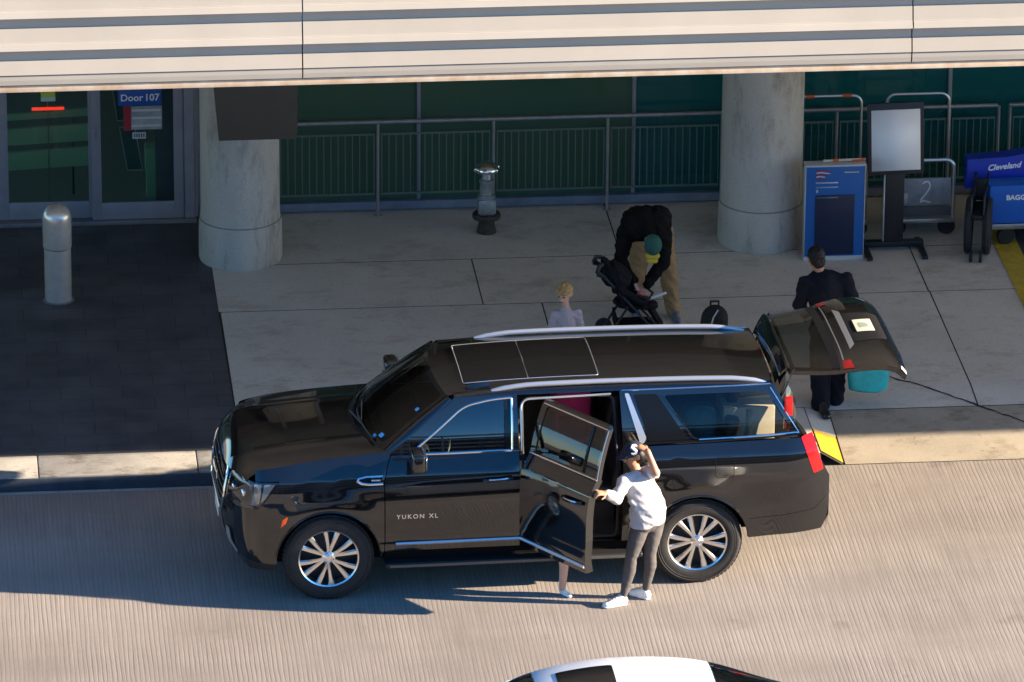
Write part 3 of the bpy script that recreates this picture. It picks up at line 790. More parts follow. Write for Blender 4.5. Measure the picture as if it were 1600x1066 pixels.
# cowl and wipers
b = MB(); r0 = []; r1 = []
for k in range(25):
    v = -1+2*k/24; r0.append(hd(0, v)-Vector((.01, 0, .012))); r1.append(ws(v*.995, .02)+Vector((.01, 0, -.012)))
b.ring_loft([r0, r1], closed=False)
b.build('cowl', PLASTB, suv)
for y0, y1, nm in ((-.62, -.02, 'wiper'), (.05, .64, 'wiper')):
    b = MB(); pts = [ws(lerp(y0, y1, k/8)/.79, .035+.055*k/8)+Vector((-.012, 0, .018)) for k in range(9)]
    b.tube(pts, .010, 6); b.tube([pts[4], pts[8]+Vector((-.06, .05, -.03))], .012, 6); b.build(nm, PLASTB, suv)
W_o = panel('windshield', [[(-1, 0), (1, 0), (1, 1), (-1, 1)]], ws, GLASS_W, suv, (.1, .1))
# black frit band round the windshield
fr = [fillet([(-1, 0), (1, 0), (1, 1), (-1, 1)]), fillet([(-.93, .07, .1), (.93, .07, .1), (.94, .95, .06), (-.94, .95, .06)])]
panel('windshield_border', fr, ws, GLOSSB, W_o, (.1, .1), off=.002)
def sticker(c, su, sv):
    panel('windshield_sticker', [fillet([(c[0]-su, c[1]-sv, .01), (c[0]+su, c[1]-sv, .01), (c[0]+su, c[1]+sv, .01), (c[0]-su, c[1]+sv, .01)])], ws, mat('sticker_blue', (.10, .42, .72), .5), W_o, (.1, .1), off=.004)
sticker((-.80, .13), .035, .028); sticker((-.72, .075), .025, .02); sticker((-.86, .63), .028, .025)

# ---- front door and far-side doors
DOOR_F = [(-1.185, .46), (.055, .46), (.055, 1.354), (-1.115, 1.354), (-1.148, 1.29), (-1.185, 1.15)]
def chrome_line(name, pts, fn, parent, r=.011, off=.004, m=CHROME, st=.05, closed=False):
    pts = dense(pts, st, closed)
    if closed: pts = pts+[pts[0]]
    P = []
    h = 1e-3
    for u, v in pts:
        n = (fn(u+h, v)-fn(u-h, v)).cross(fn(u, v+h)-fn(u, v-h)).normalized()
        p = fn(u, v)
        if n.y*p.y < 0: n = -n
        P.append(p+n*off)
    b = MB(); b.tube(P, r, 6, caps=not closed); return b.build(name, m, parent)
doors = {}
for s in (-1, 1):
    d1 = panel('fd', [DOOR_F], side(s), PAINT, None, (.06, .035))
    d2 = panel('fu', [UP_F, WIN_F], gh(s), PAINT, None, (.06, .06))
    dr = join_into([d1, d2], 'front_door', suv); doors[s] = dr
    panel('window', [WIN_F], gh(s), GLASS_F, dr, (.08, .06), off=-.012)
    top = [p for p in WIN_F]
    chrome_line('window_trim', top, gh(s), dr, .011, .003, SATIN if s > 0 else CHROME, closed=True)
    # black pillar cover at the back of the window
    panel('pillar_cover', [[(-.075, 1.37), (-.004, 1.37), (.003, 1.816), (-.065, 1.81)]], gh(s), GLOSSB, dr, (.1, .06), off=.001)
    chrome_line('sill_strip', [(-1.09, .540), (.045, .545)], side(s), dr, .017, .006, SATIN)
    # pull handle with chrome insert
    b = MB(); F = side(s)
    hp = [F(-.28+.26*k/6, 1.135+.012*k/6)+Vector((0, s*(.012+.034*math.sin(math.pi*k/6)**.5), 0)) for k in range(7)]
    b.tube(hp, .019, 8); hh = b.build('door_handle', GLOSSB, dr)
    b = MB(); b.tube([p+Vector((0, s*.012, .012)) for p in hp[1:-1]], .008, 6); b.build('handle_insert', CHROME, hh)
    # mirror
    b = MB()
    b.tube([Vector((-.90, s*.91, 1.37)), Vector((-.90, s*1.03, 1.385))], .035, 10)
    b.box(-.965, -.835, min(s*1.02, s*1.26), max(s*1.02, s*1.26), 1.325, 1.505, .04, seg=3)
    mo = b.build('wing_mirror', PAINT, dr)
    b = MB(); b.box(-.834, -.829, min(s*1.045, s*1.235), max(s*1.045, s*1.235), 1.35, 1.485); b.build('mirror_glass', CHROME, mo)
    b = MB(); b.box(-.97, -.83, min(s*1.03, s*1.255), max(s*1.03, s*1.255), 1.318, 1.345, .01); b.build('mirror_base', GLOSSB, mo)
# badge lettering on the near front door
for w_, x_ in (('YUKON', -.955), ('XL', -.745)): text_obj('lettering', w_, .060, CHROME, doors[-1], (x_, -wl(-.9, .81)-.004, .812), (R(90), 0, R(-.3)), .004, space=1.35, bold=.001)
# far rear door, closed
d1 = panel('rd', [[(.066, .46), (.992, .46), (.992, 1.0), (1.004, 1.354), (.066, 1.354)]], side(1), PAINT, suv, (.06, .035)); d1.name = 'rear_door'
panel('window', [fillet([(.12, 1.81, .04), (1.02, 1.81, .05), (1.24, 1.38, .04), (.12, 1.37, .02)])], gh(1), GLASS_D, d1, (.08, .06), off=-.01)
GLASS_Q = glass_mat('quarter_glass', (.56, .58, .55), 1.0, 1.42)
PILB = mat('pillar_black', (.004, .004, .005), .25, 0, .25)
# ---- quarter windows and pillars
for s in (-1, 1):
    wq = panel('quarter_window', [WIN_Q], gh(s), GLASS_Q, suv, (.08, .06), off=-.010)
    chrome_line('window_trim', [(1.72, 1.388), (2.615, 1.403), (2.655, 1.40)], gh(s), wq, .010, .003)
    chrome_line('window_trim', [(1.395, 1.788), (1.67, 1.40), (1.72, 1.388)], gh(s), wq, .006, .003, PAINT)
    chrome_line('window_trim', [(2.655, 1.40), (2.40, 1.81)], gh(s), wq, .006, .003)
    chrome_line('roof_trim', [(1.02, 1.842), (2.40, 1.842)], gh(s), wq, .007, .003)
panel('pillar_glass', [fillet([(1.13, 1.80, .02), (1.345, 1.80, .03), (1.615, 1.395, .03), (1.26, 1.388, .02)])], gh(-1), PILB, suv, (.08, .06), off=.003)
panel('pillar_trim', [fillet([(1.045, 1.815, .02), (1.085, 1.815, .02), (1.235, 1.42, .02), (1.21, 1.375, .02), (1.175, 1.375, .02)])], gh(-1), SATIN, suv, (.08, .06), off=.006)
# ---- arch lips, vents, markers, fuel door
for s in (-1, 1):
    for c in WC:
        chrome_line('arch_lip', arc(c, AR, 4, 176, 30), side(s) if c > 0 else (lambda u, v, f=front(s): f(u+3.34, v)), suv, .012, -.004, GLOSSB, st=.06)
    F = side(s)
    b = MB()
    vent = [(-1.205, 1.205), (-1.36, 1.202), (-1.425, 1.19), (-1.435, 1.165), (-1.40, 1.145), (-1.33, 1.135), (-1.205, 1.138)]
    P = [F(u, v)+Vector((0, s*.006, 0)) for u, v in dense(vent, .03, False)]
    b.tube(P, .012, 6); vo = b.build('fender_vent', CHROME, suv)
    panel('vent_inset', [fillet([(-1.21, 1.195), (-1.36, 1.192), (-1.41, 1.17), (-1.33, 1.146), (-1.21, 1.148)])], F, GLOSSB, vo, (.05, .02), off=.003)
    b = MB(); b.box(-1.31, -1.225, min(s*(wl(-1.27, 1.17)+.004), s*(wl(-1.27, 1.17)+.009)), max(s*(wl(-1.27, 1.17)+.004), s*(wl(-1.27, 1.17)+.009)), 1.16, 1.178); b.build('vent_badge', SATIN, vo)
    panel('side_marker', [fillet([(1.215, .835, .02), (1.265, .865, .02), (1.245, .80, .01), (1.195, .755, .01)])], front(s), ORANGEL, suv, (.03, .03), off=.004)
    panel('tail_light', [fillet([(2.665, 1.378, .015), (2.775, 1.405, .015), (2.872, 1.075, .02), (2.775, 1.05, .02)])], side(s), REDL, suv, (.04, .04), off=.006)
    chrome_line('fuel_door_gap', fillet([(1.86, 1.25, .03), (2.03, 1.25, .03), (2.03, 1.06, .03), (1.86, 1.06, .03)]) if s < 0 else [(1.8, 1.2), (1.81, 1.2)], F, suv, .0028, -.001, DARK, closed=(s < 0))
    # gap between bumper and quarter
    chrome_line('bumper_gap', [(2.18, .64), (2.5, .66), (2.80, .70), (2.90, .80)], F, suv, .003, -.001, DARK)
# ---- lamps, grille, bumper (front)
for s in (-1, 1):
    F = front(s)
    hl = panel('headlight', [LAMP], F, GLASS_LAMP, suv, (.04, .04), off=.004)
    panel('lamp_housing', [LAMP], F, mat('lamp_housing', (.16, .15, .14), .25, .6), hl, (.04, .04), off=-.05)
    AMB = mat('lamp_strip', (.86, .80, .70), .25)
    panel('running_light', [[(.955, 1.145), (1.03, 1.15), (1.0, .975), (.965, .945), (.93, .945)]], F, AMB, hl, (.04, .04), off=-.015)
    panel('running_light', [[(1.055, 1.15), (1.15, 1.155), (1.05, 1.01), (1.02, .985)]], F, AMB, hl, (.04, .04), off=-.012)
    for yc in (.66, .82):
        c = F(yc, 1.03)+Vector((.03, 0, 0)); b = MB(); b.ellipsoid(c, (.03, .05, .05)); b.build('lamp_lens', CHROME, hl)
    # intake and silver corner blade
    panel('lower_intake', [[(0, .44), (.735, .40), (.735, .885), (.55, .88), (.53, .72), (0, .72)]], F, PLASTB, suv, (.05, .05), off=-.02)
    panel('corner_blade', [fillet([(.58, .62), (.66, .62), (.685, .50), (.76, .43), (.735, .39), (.60, .45), (.56, .52)])], F, SATIN, suv, (.04, .04), off=.006)
    panel('lamp_ledge', [[(.56, .895), (.735, .89), (.735, .82), (.58, .84)]], F, GLOSSB, suv, (.05, .05), off=.01)
    panel('air_dam', [[(0, .30), (.78, .28), (1.14, .30), (1.15, .362), (.74, .366), (0, .43)]], F, PLASTB, suv, (.05, .05), off=.001)
gF = front(-1)
def gfull(y, z): 
    p = gF(abs(y), z); return Vector((p.x, y, z))
gr = panel('grille', [fillet([(-.50, 1.14, .05), (.50, 1.14, .05), (.54, .92, .03), (.46, .735, .05), (-.46, .735, .05), (-.54, .92, .03)])], gfull, GLOSSB, suv, (.05, .05), off=-.03)
b = MB()
ring = [gfull(u, v)+Vector((-.012, 0, 0)) for u, v in fillet([(-.51, 1.15, .06), (.51, 1.15, .06), (.555, .92, .03), (.47, .725, .06), (-.47, .725, .06), (-.555, .92, .03)])]
b.tube(ring+[ring[0]], .017, 8, caps=False); b.build('grille_surround', CHROME, gr)
b = MB()
for z in (.81, .88, .95, 1.02, 1.09):
    ww = .50 if z > .84 else .47
    b.tube([gfull(lerp(-ww, ww, k/8), z)+Vector((-.005, 0, 0)) for k in range(9)], .013, 6)
b.build('grille_bars', PLASTB, gr)
b = MB(); c = gfull(0, .95); b.box(c.x-.03, c.x-.01, -.17, .17, .905, .995, .012); b.build('emblem', CHROME, gr)
b = MB()
pl = gfull(0, .60); b.box(pl.x-.012, pl.x, -.16, .16, .53, .68, .004); b.build('front_plate', mat('plate_white', (.62, .63, .64), .5), suv)
b = MB(); top_ = []; low_ = []; mid_ = []
for k in range(33):
    v = -1+2*k/32; a = hd(1, v); s_ = -1 if a.y < 0 else 1
    c = front(s_)(min(abs(a.y)*.995, 1.0), 1.155); c = Vector((c.x+.012, a.y, c.z)); top_.append(a-Vector((0, 0, .001))); low_.append(c); mid_.append((a+c)/2-Vector((.012, 0, 0)))
b.ring_loft([top_, mid_, low_], closed=False); b.build('bonnet_lip', PAINT, suv)
# ---- underbody, wells, interior shell
b = MB(); b.box(-2.25, 2.15, -.68, .68, .27, .46); b.box(2.151, 2.80, -.75, .75, .44, .46); b.box(-1.18, 1.16, -.93, .93, .36, .455)
for c in WC:
    for s in (-1, 1):
        ring = []
        for k in range(21):
            a = R(lerp(4, 176, k/20)); ring.append((c+.50*math.cos(a), WZ+.50*math.sin(a)))
        b.ring_loft([[(x, s*.995, z) for x, z in ring], [(x, s*.64, z) for x, z in ring]], closed=False)
        b.bm.faces.new([b.bm.verts.new((x, s*.64, z)) for x, z in ring])
b.build('underbody', DARK, suv, smooth=False)
for s in (-1, 1):
    b = MB(); y0, y1 = sorted((s*.90, s*1.055))
    b.box(-1.19, 1.19, y0, y1, .315, .36, .018, seg=3); ro = b.build('running_board', PLASTB, suv)
    b = MB(); y0, y1 = sorted((s*1.056, s*1.064)); b.box(-1.15, 1.15, y0, y1, .322, .350, .003); b.build('board_edge', mat('board_edge', (.10, .10, .10), .35, .5), ro)
# inner sills / jamb around the open door
b = MB()
op = [(.066, .47), (.995, .47), (.995, 1.0), (1.008, 1.354)]
F = side(-1); G_ = gh(-1)
o1 = [F(u, v) for u, v in [(.060, 1.354)]+op]; o2 = [p+Vector((0, .12, 0)) for p in o1]
b.ring_loft([o1, o2], closed=False)
o1 = [G_(u, v) for u, v in [(1.015, 1.354), (1.0, 1.84), (.5, 1.84), (.060, 1.84), (.060, 1.354)]]; o2 = [p+Vector((0, .10, 0)) for p in o1]
b.ring_loft([o1, o2], closed=False)
b.build('door_jamb', PAINT, suv, smooth=False)
chrome_line('opening_trim', fillet([(.085, 1.36), (.085, 1.80, .09), (.92, 1.815)])[:-0 or None], gh(-1), suv, .010, .004, SATIN)
b = MB()   # rubber seal inside
sealp = fillet([(.085, .50, .05), (.96, .50, .06), (.965, 1.0, .1), (.95, 1.79, .08), (.10, 1.79, .08)])
P = [(F if v < 1.354 else G_)(u, v)+Vector((0, .05, 0)) for u, v in dense(sealp, .06)]
b.tube(P+[P[0]], .014, 6, caps=False); b.build('door_seal', RUBBER, suv)
# cabin
b = MB()
b.box(-1.15, 1.16, -.88, .88, .456, .50); b.box(1.16, 2.90, -.78, .78, .66, .76)
for s in (-1, 1):
    for x0, x1 in ((1.16, 2.82),):
        y0, y1 = sorted((s*.80, s*.83)); b.box(x0, x1, y0, y1, .761, 1.345, .01)
    y0, y1 = sorted((s*.86, s*.90))
    b.box(-1.10, .05, y0, y1, .51, 1.33, .01)
    if s > 0: b.box(.07, 1.0, y0, y1, .51, 1.33, .01)
    b.box(.0, .085, *sorted((s*.70, s*.88)), .51, 1.35); 
b.box(-1.20, -1.12, -.86, .86, .5, 1.30)
b.build('cabin_trim', TRIMD, suv, smooth=False)
b = MB(); b.box(-1.12, -.72, -.84, .84, .95, 1.27, .06, seg=3); b.box(-.80, -.60, -.25, .25, .5, 1.15, .04); b.build('dashboard', TRIMD, suv)
b = MB(); ring = [Vector((-.60, -.40, 1.13))+Vector((.07*math.sin(a), .18*math.cos(a), .17*math.sin(a))) for a in [2*math.pi*k/24 for k in range(25)]]
b.tube(ring, .015, 8, caps=False); b.tube([(-.60, -.56, 1.13), (-.60, -.24, 1.13)], .014, 6); b.tube([(-.60, -.40, 1.13), (-.75, -.40, 1.05)], .03, 8); b.build('steering_wheel', PLASTB, suv)
def cab(u, v): return rfx(u, v)-Vector((0, 0, .045))
panel('headliner', [[(.02, -.96), (.99, -.96), (.99, .96), (.02, .96)]], cab, HEADLINER, suv, (.06, .2))
def seat(x, y, wd=.26, z=.5, recl=12):
    b = MB()
    b.box(x-.25, x+.25, y-wd, y+wd, z+.22, z+.38, .05, seg=3); b.box(x-.20, x+.20, y-wd*.7, y+wd*.7, z, z+.221)
    m = Matrix.Translation((x+.22, y, z+.34)) @ Matrix.Rotation(R(recl), 4, 'Y')
    b.box(-.07, .07, -wd, wd, 0, .60, .05, mtx=m, seg=3); so = b.build('seat', LEATHER, suv)
    b = MB(); b.box(-.05, .05, -.14, .14, .63, .83, .04, mtx=m, seg=3); b.cyl(m @ Vector((0, -.06, .58)), m @ Vector((0, -.06, .66)), .008); b.cyl(m @ Vector((0, .06, .58)), m @ Vector((0, .06, .66)), .008); b.build('head_rest', LEATHER, so)
seat(-.30, -.42); seat(-.30, .42); seat(.78, -.44); seat(.78, .44); seat(1.72, -.40, .38, .60); seat(1.72, .40, .38, .60)
# ---- roof rails and sunroof
for s in (-1, 1):
    b = MB(); pts = []
    for k in range(25):
        t = k/24; x = lerp(-.17, 2.37, t); lift = .040*min(1, math.sin(math.pi*t)**.5*1.6) if 0 < t < 1 else 0.0
        pts.append((x, s*(.655-.01*t), zr(x, .655)+lift-.012))
    b.tube(pts, .025, 10, flat=(Vector((0, 1, 0)), .85))
    b.build('roof_rail', SATIN, suv)
def rect2(x0, x1, y0, y1, r=.03): return fillet([(x0, y0, r), (x1, y0, r), (x1, y1, r), (x0, y1, r)])
sg = panel('sunroof', [rect2(-.40, .185, -.46, .46)], rf, GLOSSB, suv, (.08, .1), off=.003)
panel('sunroof_rear_pane', [rect2(.197, .83, -.46, .46)], rf, GLOSSB, sg, (.08, .1), off=.003)
b = MB()
rimp = [rf(u, v)+Vector((0, 0, .003)) for u, v in dense(rect2(-.41, .84, -.47, .47), .1)]
b.tube(rimp+[rimp[0]], .004, 5, caps=False); b.tube([rf(.191, -.46)+Vector((0, 0, .003)), rf(.191, 0)+Vector((0, 0, .003)), rf(.191, .46)+Vector((0, 0, .003))], .0035, 5); b.build('sunroof_seal', SATIN, sg)
b = MB(); x, y = -.30, -.55
b.ring_loft([[(x-.10, y-.02, zr(x, y)-.01), (x-.10, y+.02, zr(x, y)-.01), (x-.08, y, zr(x, y)+.01)], [(x+.02, y-.028, zr(x, y)-.01), (x+.02, y+.028, zr(x, y)-.01), (x+.03, y, zr(x, y)+.035)], [(x+.12, y-.02, zr(x, y)-.01), (x+.12, y+.02, zr(x, y)-.01), (x+.12, y, zr(x, y)+.045)]])
b.build('antenna_fin', PAINT, suv)  # small fin in body paint near the front of the roof
# ---- rear end
rr = lambda y, z: Vector((2.99-.055*(abs(y)/.92)**4-(.03 if z < .55 else 0)*(.55-z)*8, y, z))
panel('rear_bumper', [[(-.92, .44), (.92, .44), (.92, .80), (-.92, .80)]], rr, PAINT, suv, (.1, .06))
b = MB(); ed = [rr(-.92+1.84*k/12, .80) for k in range(13)]
b.ring_loft([ed, [Vector((2.70, p.y, .803)) for p in ed]], closed=False); b.build('bumper_step', PLASTB, suv)
for s in (-1, 1):
    b = MB()
    edge = [Vector((2.935, s*wl(2.935, z), z)) for z in (.80, .9, 1.0)]+[Vector((lerp(2.935, 2.745, t), s*wl(lerp(2.935, 2.745, t), lerp(1.0, 1.374, t)), lerp(1.0, 1.374, t))) for t in (.33, .66, 1)]
    edge += [gh(s)(lerp(2.70, 2.43, t), lerp(1.376, 1.84, t)) for t in (0, .33, .66, 1)]
    edge += [gh(s)(2.43, q) for q in (2.1, 2.4, 2.84)]
    b.ring_loft([edge, [p+Vector((-.03, -s*.05, -.012)) for p in edge], [p+Vector((-.09, -s*.10, -.03)) for p in edge]], closed=False)
    b.build('hatch_jamb', PAINT, suv)
    b = MB(); b.box(2.52, 2.60, *sorted((s*.775, s*.80)), 1.42, 1.74, .01); b.build('hatch_lamp', REDL, suv)
b = MB(); b.ring_loft([[rfx(1, -1+2*k/12)+Vector((0, 0, 0)) for k in range(13)], [rfx(1, -1+2*k/12)+Vector((.02, 0, -.05)) for k in range(13)], [rfx(1, -1+2*k/12)+Vector((-.08, 0, -.08)) for k in range(13)]], closed=False)
b.build('roof_end', PAINT, suv)
# ---- wheels
def make_wheel():
    # local: axle along y, outer face at -y
    b = MB(); b.lathe([(.10, -.06), (.255, -.02), (.255, .13), (.10, .13)], 32, 'Y'); 
    b.lathe([(.02, -.045), (.17, -.045), (.17, -.03), (.02, -.03)], 32, 'Y')
    wh = b.build('wheel', mat('brake_dark', (.02, .02, .022), .5, .4), suv)
    b = MB()
    pr = [(.268, .13), (.285, .137), (.345, .142), (.388, .132), (.408, .108), (.415, .07), (.416, 0), (.415, -.07), (.408, -.108), (.388, -.132), (.345, -.142), (.300, -.140), (.285, -.133), (.268, -.12)]
    b.lathe(pr, 64, 'Y', caps=False)
    for k in range(60):
        a = 2*math.pi*k/60
        for y0, y1, da in ((-.105, -.055, 0), (-.045, -.002, .05), (.004, .045, 0), (.055, .105, .05)):
            m = Matrix.Rotation(-(a+da), 4, 'Y'); b.box(.410, .4195, y0, y1, -.017, .017, mtx=m)
    for rr_ in (.355, .375): b.lathe([(rr_-.004, -.1405), (rr_, -.1435), (rr_+.004, -.1395)], 64, 'Y', caps=False)
    b.build('tyre', RUBBER, wh, angle=30)
    b = MB()
    b.lathe([(.258, .0), (.258, -.10), (.266, -.126), (.279, -.134), (.284, -.128), (.276, -.10), (.272, -.02)], 64, 'Y', caps=False)
    b.lathe([(.0, -.118), (.040, -.118), (.050, -.110), (.062, -.102), (.066, -.06), (.0, -.06)], 32, 'Y', caps=False)
    for k in range(6):
        for d in (-1, 1):
            a0 = R(90+60*k+d*9); a1 = R(90+60*k+d*13)
            def P(r, a, off, y): 
                return Vector((r*math.cos(a)-off*math.sin(a), y, r*math.sin(a)+off*math.cos(a)))
            secs = []
            for t in (0, .25, .6, 1.0):
                r = lerp(.052, .268, t); a = lerp(a0, a1, t); wd = lerp(.015, .029, t); y = lerp(-.104, -.118, t)-.012*math.sin(math.pi*t)
                secs.append([P(r, a, -wd, y+.014), P(r, a, -wd*.55, y), P(r, a, wd*.55, y), P(r, a, wd, y+.014), P(r, a, wd*.8, y+.045), P(r, a, -wd*.8, y+.045)])
            b.ring_loft(secs)
    rm = b.build('rim', RIMM, wh, angle=28)
    b = MB(); b.lathe([(.0, -.124), (.024, -.124), (.030, -.1185)], 20, 'Y', caps=False)
    for k in range(6):
        a = R(60*k+90); b.cyl((.05*math.cos(a), -.104, .05*math.sin(a)), (.05*math.cos(a), -.116, .05*math.sin(a)), .008, n=8)
    b.build('hub_cap', CHROME, rm)
    return wh
w0 = make_wheel()
def copy_tree(o, parent):
    c = o.copy(); COL.objects.link(c); c.parent = parent
    for ch in list(o.children): copy_tree(ch, c)
    return c
w0.location = (WC[0], -.868, .417); w0.rotation_euler = (0, R(7), 0)
for x, s, a in ((WC[1], -1, 31), (WC[0], 1, 3), (WC[1], 1, 19)):
    c = copy_tree(w0, suv); c.location = (x, s*.868, .417); c.rotation_euler = (0, R(a), R(180) if s > 0 else 0)

# ---- open rear door on the near side
HX, HY = .066, -.985
H0 = Vector((HX, HY, 0))
dl = lambda u, v: side(-1)(u, v)-H0
dg_ = lambda u, v: gh(-1)(u, v)-H0
DLOW = [(.068, .47), (.955, .47), (.985, .80), (.985, 1.354), (.068, 1.354)]
DUP = [(.068, 1.354), (.985, 1.354), (.972, 1.815), (.945, 1.838), (.085, 1.838), (.068, 1.80)]
DWIN = fillet([(.125, 1.372, .02), (.945, 1.378, .02), (.935, 1.795, .04), (.135, 1.795, .04)])
a1 = panel('x', [DLOW], dl, PAINT, None, (.06, .035), out=(.5, .9, .8)); a2 = panel('x', [DUP, DWIN], dg_, PAINT, None, (.06, .06), out=(.5, .9, .8))
# inner lining and edges of the same door
a3 = panel('x', [DLOW], lambda u, v: dl(u, v)+Vector((0, .085, 0)), TRIMD, None, (.1, .1), out=(.5, -3, .8)); a4 = panel('x', [DUP, DWIN], lambda u, v: dg_(u, v)+Vector((0, .04, 0)), TRIMD, None, (.1, .1), out=(.5, -3, .8))
rd = join_into([a1, a2, a3, a4], 'rear_door', suv)
rd.location = H0; rd.rotation_euler = (0, 0, R(-55.5))
b = MB()
for pts, f, dp in ((DLOW[3:]+DLOW[:4], dl, .085), (DUP[1:]+DUP[:1], dg_, .04)):
    pts = dense(pts, .1, False); b.ring_loft([[f(u, v) for u, v in pts], [f(u, v)+Vector((0, dp, 0)) for u, v in pts]], closed=False)
b.build('door_edge', PAINT, rd, smooth=False)
panel('window', [DWIN], dg_, GLASS_D, rd, (.08, .06), off=-.012, out=(.5, .9, .8))
def chl(name, pts, f, r, off, m, parent):
    P = [f(u, v)+Vector((0, -off, 0)) for u, v in dense(pts, .06, False)]
    b = MB(); b.tube(P, r, 6); return b.build(name, m, parent)
chl('belt_trim', [(.075, 1.362), (.98, 1.366)], dg_, .011, .006, CHROME, rd)
chl('frame_trim', [(.10, 1.81), (.955, 1.81)], dg_, .009, .004, CHROME, rd)
chl('frame_trim', [(.975, 1.366), (.962, 1.81)], dg_, .006, .003, SATIN, rd)
chl('window_divider', [(.775, 1.378), (.768, 1.795)], dg_, .011, -.006, GLOSSB, rd)
chl('sill_strip', [(.085, .545), (.955, .545)], dl, .017, .006, SATIN, rd)
b = MB(); hp = [dl(.66+.26*k/6, 1.145+.012*k/6)+Vector((0, -(.012+.034*math.sin(math.pi*k/6)**.5), 0)) for k in range(7)]
b.tube(hp, .019, 8); hh = b.build('door_handle', GLOSSB, rd)
b = MB(); b.tube([p+Vector((0, -.012, .012)) for p in hp[1:-1]], .008, 6); b.build('handle_insert', CHROME, hh)
b = MB(); b.box(.12, .80, .085, .135, .84, .90, .015, mtx=Matrix.Identity(4)); b.build('arm_rest', LEATHER, rd)

# ---- raised tailgate
GX, GZ = 2.445, 1.872
PR = [(0, 0.0), (.10, -.012), (.195, -.040), (.205, -.062), (.185, -.085)]                # roof edge and spoiler
PG = [(.185, -.085), (.245, -.26), (.300, -.42), (.345, -.525)]                       # rear window
PB = [(.345, -.525), (.385, -.59), (.455, -.72), (.510, -.86), (.530, -.95), (.520, -1.05), (.48, -1.115)]   # lower gate
def poly_at(pf, t):
    L = [0]
    for a, c in zip(pf, pf[1:]): L.append(L[-1]+math.hypot(c[0]-a[0], c[1]-a[1]))
    tx = [(l/L[-1], p[0]) for l, p in zip(L, pf)]; tz = [(l/L[-1], p[1]) for l, p in zip(L, pf)]
    return interp(tx, t), interp(tz, t)
def gate(pf):
    def f(v, t):
        x, z = poly_at(pf, t); hw = interp([(0, .64), (-.09, .70), (-.5, .80), (-.75, .865), (-1.1, .875)][::-1], z)
        return Vector((x-.055*v**4, hw*v, z-.028*v*v*(1 if z > -.2 else max(0, 1+(z+.2)*4))))
    return f
FULL = [[(-1, 0), (1, 0), (1, 1), (-1, 1)]]
t1 = panel('x', FULL, gate(PR), PAINT, None, (.1, .1), out=(-2, 0, -2)); t2 = panel('x', FULL, gate(PB), PAINT, None, (.1, .06), out=(-2, 0, -2))
t2b = panel('x', [[(-1, 0), (1, 0), (1, 1), (-1, 1)], fillet([(-.93, .05, .05), (.93, .05, .05), (.93, .97, .05), (-.93, .97, .05)])], gate(PG), PAINT, None, (.1, .1), out=(-2, 0, -2))
inn = Vector((-.05, 0, 0))
t3 = panel('x', FULL, lambda v, t: gate(PB)(v*.98, t)+inn, TRIMD, None, (.2, .2)); t4 = panel('x', FULL, lambda v, t: gate(PR)(v*.97, t)+Vector((-.01, 0, -.05)), TRIMD, None, (.2, .3))
tg = join_into([t1, t2, t2b, t3, t4], 'tailgate', suv)
tg.location = (GX, 0, GZ); tg.rotation_euler = (0, R(-72), 0)
b = MB()
for s in (-1, 1):
    ol = [gate(pf)(s, k/6) for pf in (PR, PG, PB) for k in range(7)]
    b.ring_loft([ol, [p+Vector((-.05, -s*.02, 0)) for p in ol]], closed=False)
ol = [gate(PB)(-1+2*k/12, 1) for k in range(13)]; b.ring_loft([ol, [p+inn for p in ol]], closed=False)
b.build('tailgate_edge', PAINT, tg, smooth=False)
panel('rear_window', FULL, gate(PG), GLASS_D, tg, (.1, .1), off=.002, out=(-2, 0, -2))
panel('window_border', [[(-.97, .84), (.97, .84), (.97, 1), (-.97, 1)]], gate(PG), mat('matte_black', (.006, .006, .008), .6, 0, .2), tg, (.1, .1), off=.005, out=(-2, 0, -2))
LB = gate(PB)
for s in (-1, 1):
    panel('tail_light', [[(s*.83, .05), (s*.995, .05), (s*.995, .20), (s*.83, .17)]], LB, REDL, tg, (.05, .05), off=.006, out=(-2, 0, -2))
panel('light_bar', [[(-.82, .055), (.82, .055), (.82, .075), (-.82, .075)]], LB, SATIN, tg, (.1, .05), off=.006, out=(-2, 0, -2))
panel('plate_recess', [fillet([(-.42, .30, .04), (.42, .30, .04), (.36, .80, .06), (-.36, .80, .06)])], LB, mat('recess_black', (.010, .010, .012), .7, 0, .2), tg, (.1, .05), off=.003, out=(-2, 0, -2))
panel('badge_bar', [fillet([(-.60, .20), (.60, .20), (.48, .285), (-.48, .285)])], LB, SATIN, tg, (.1, .05), off=.007, out=(-2, 0, -2))
lp = panel('licence_plate', [rect2(-.17, .17, .40, .66, .01)], LB, mat('plate_cream', (.66, .62, .48), .5), tg, (.1, .05), off=.012, out=(-2, 0, -2))
panel('plate_mark', [fillet([(-.07, .46, .02), (.08, .46, .02), (.06, .58, .03), (-.05, .60, .03)])], LB, mat('plate_green', (.30, .34, .26), .5), lp, (.1, .05), off=.0135, out=(-2, 0, -2))
panel('reflector_strip', [[(-.50, .93), (.2, .93), (.2, .96), (-.50, .96)]], LB, CHROME, tg, (.1, .05), off=.006, out=(-2, 0, -2))
panel('corner_reflector', [[(-.99, .88), (-.93, .88), (-.93, .99), (-.99, .99)]], LB, mat('reflector_white', (.75, .75, .74), .3), tg, (.1, .05), off=.007, out=(-2, 0, -2))
# gas struts
for s in (-1, 1):
    b = MB(); a = Vector((2.50, s*.70, 1.70)); c = Vector((2.62, s*.70, 1.98)); b.cyl(a, a.lerp(c, .55), .017, n=10); b.cyl(a.lerp(c, .55), c, .009, n=8); b.build('gas_strut', PAINT, suv)
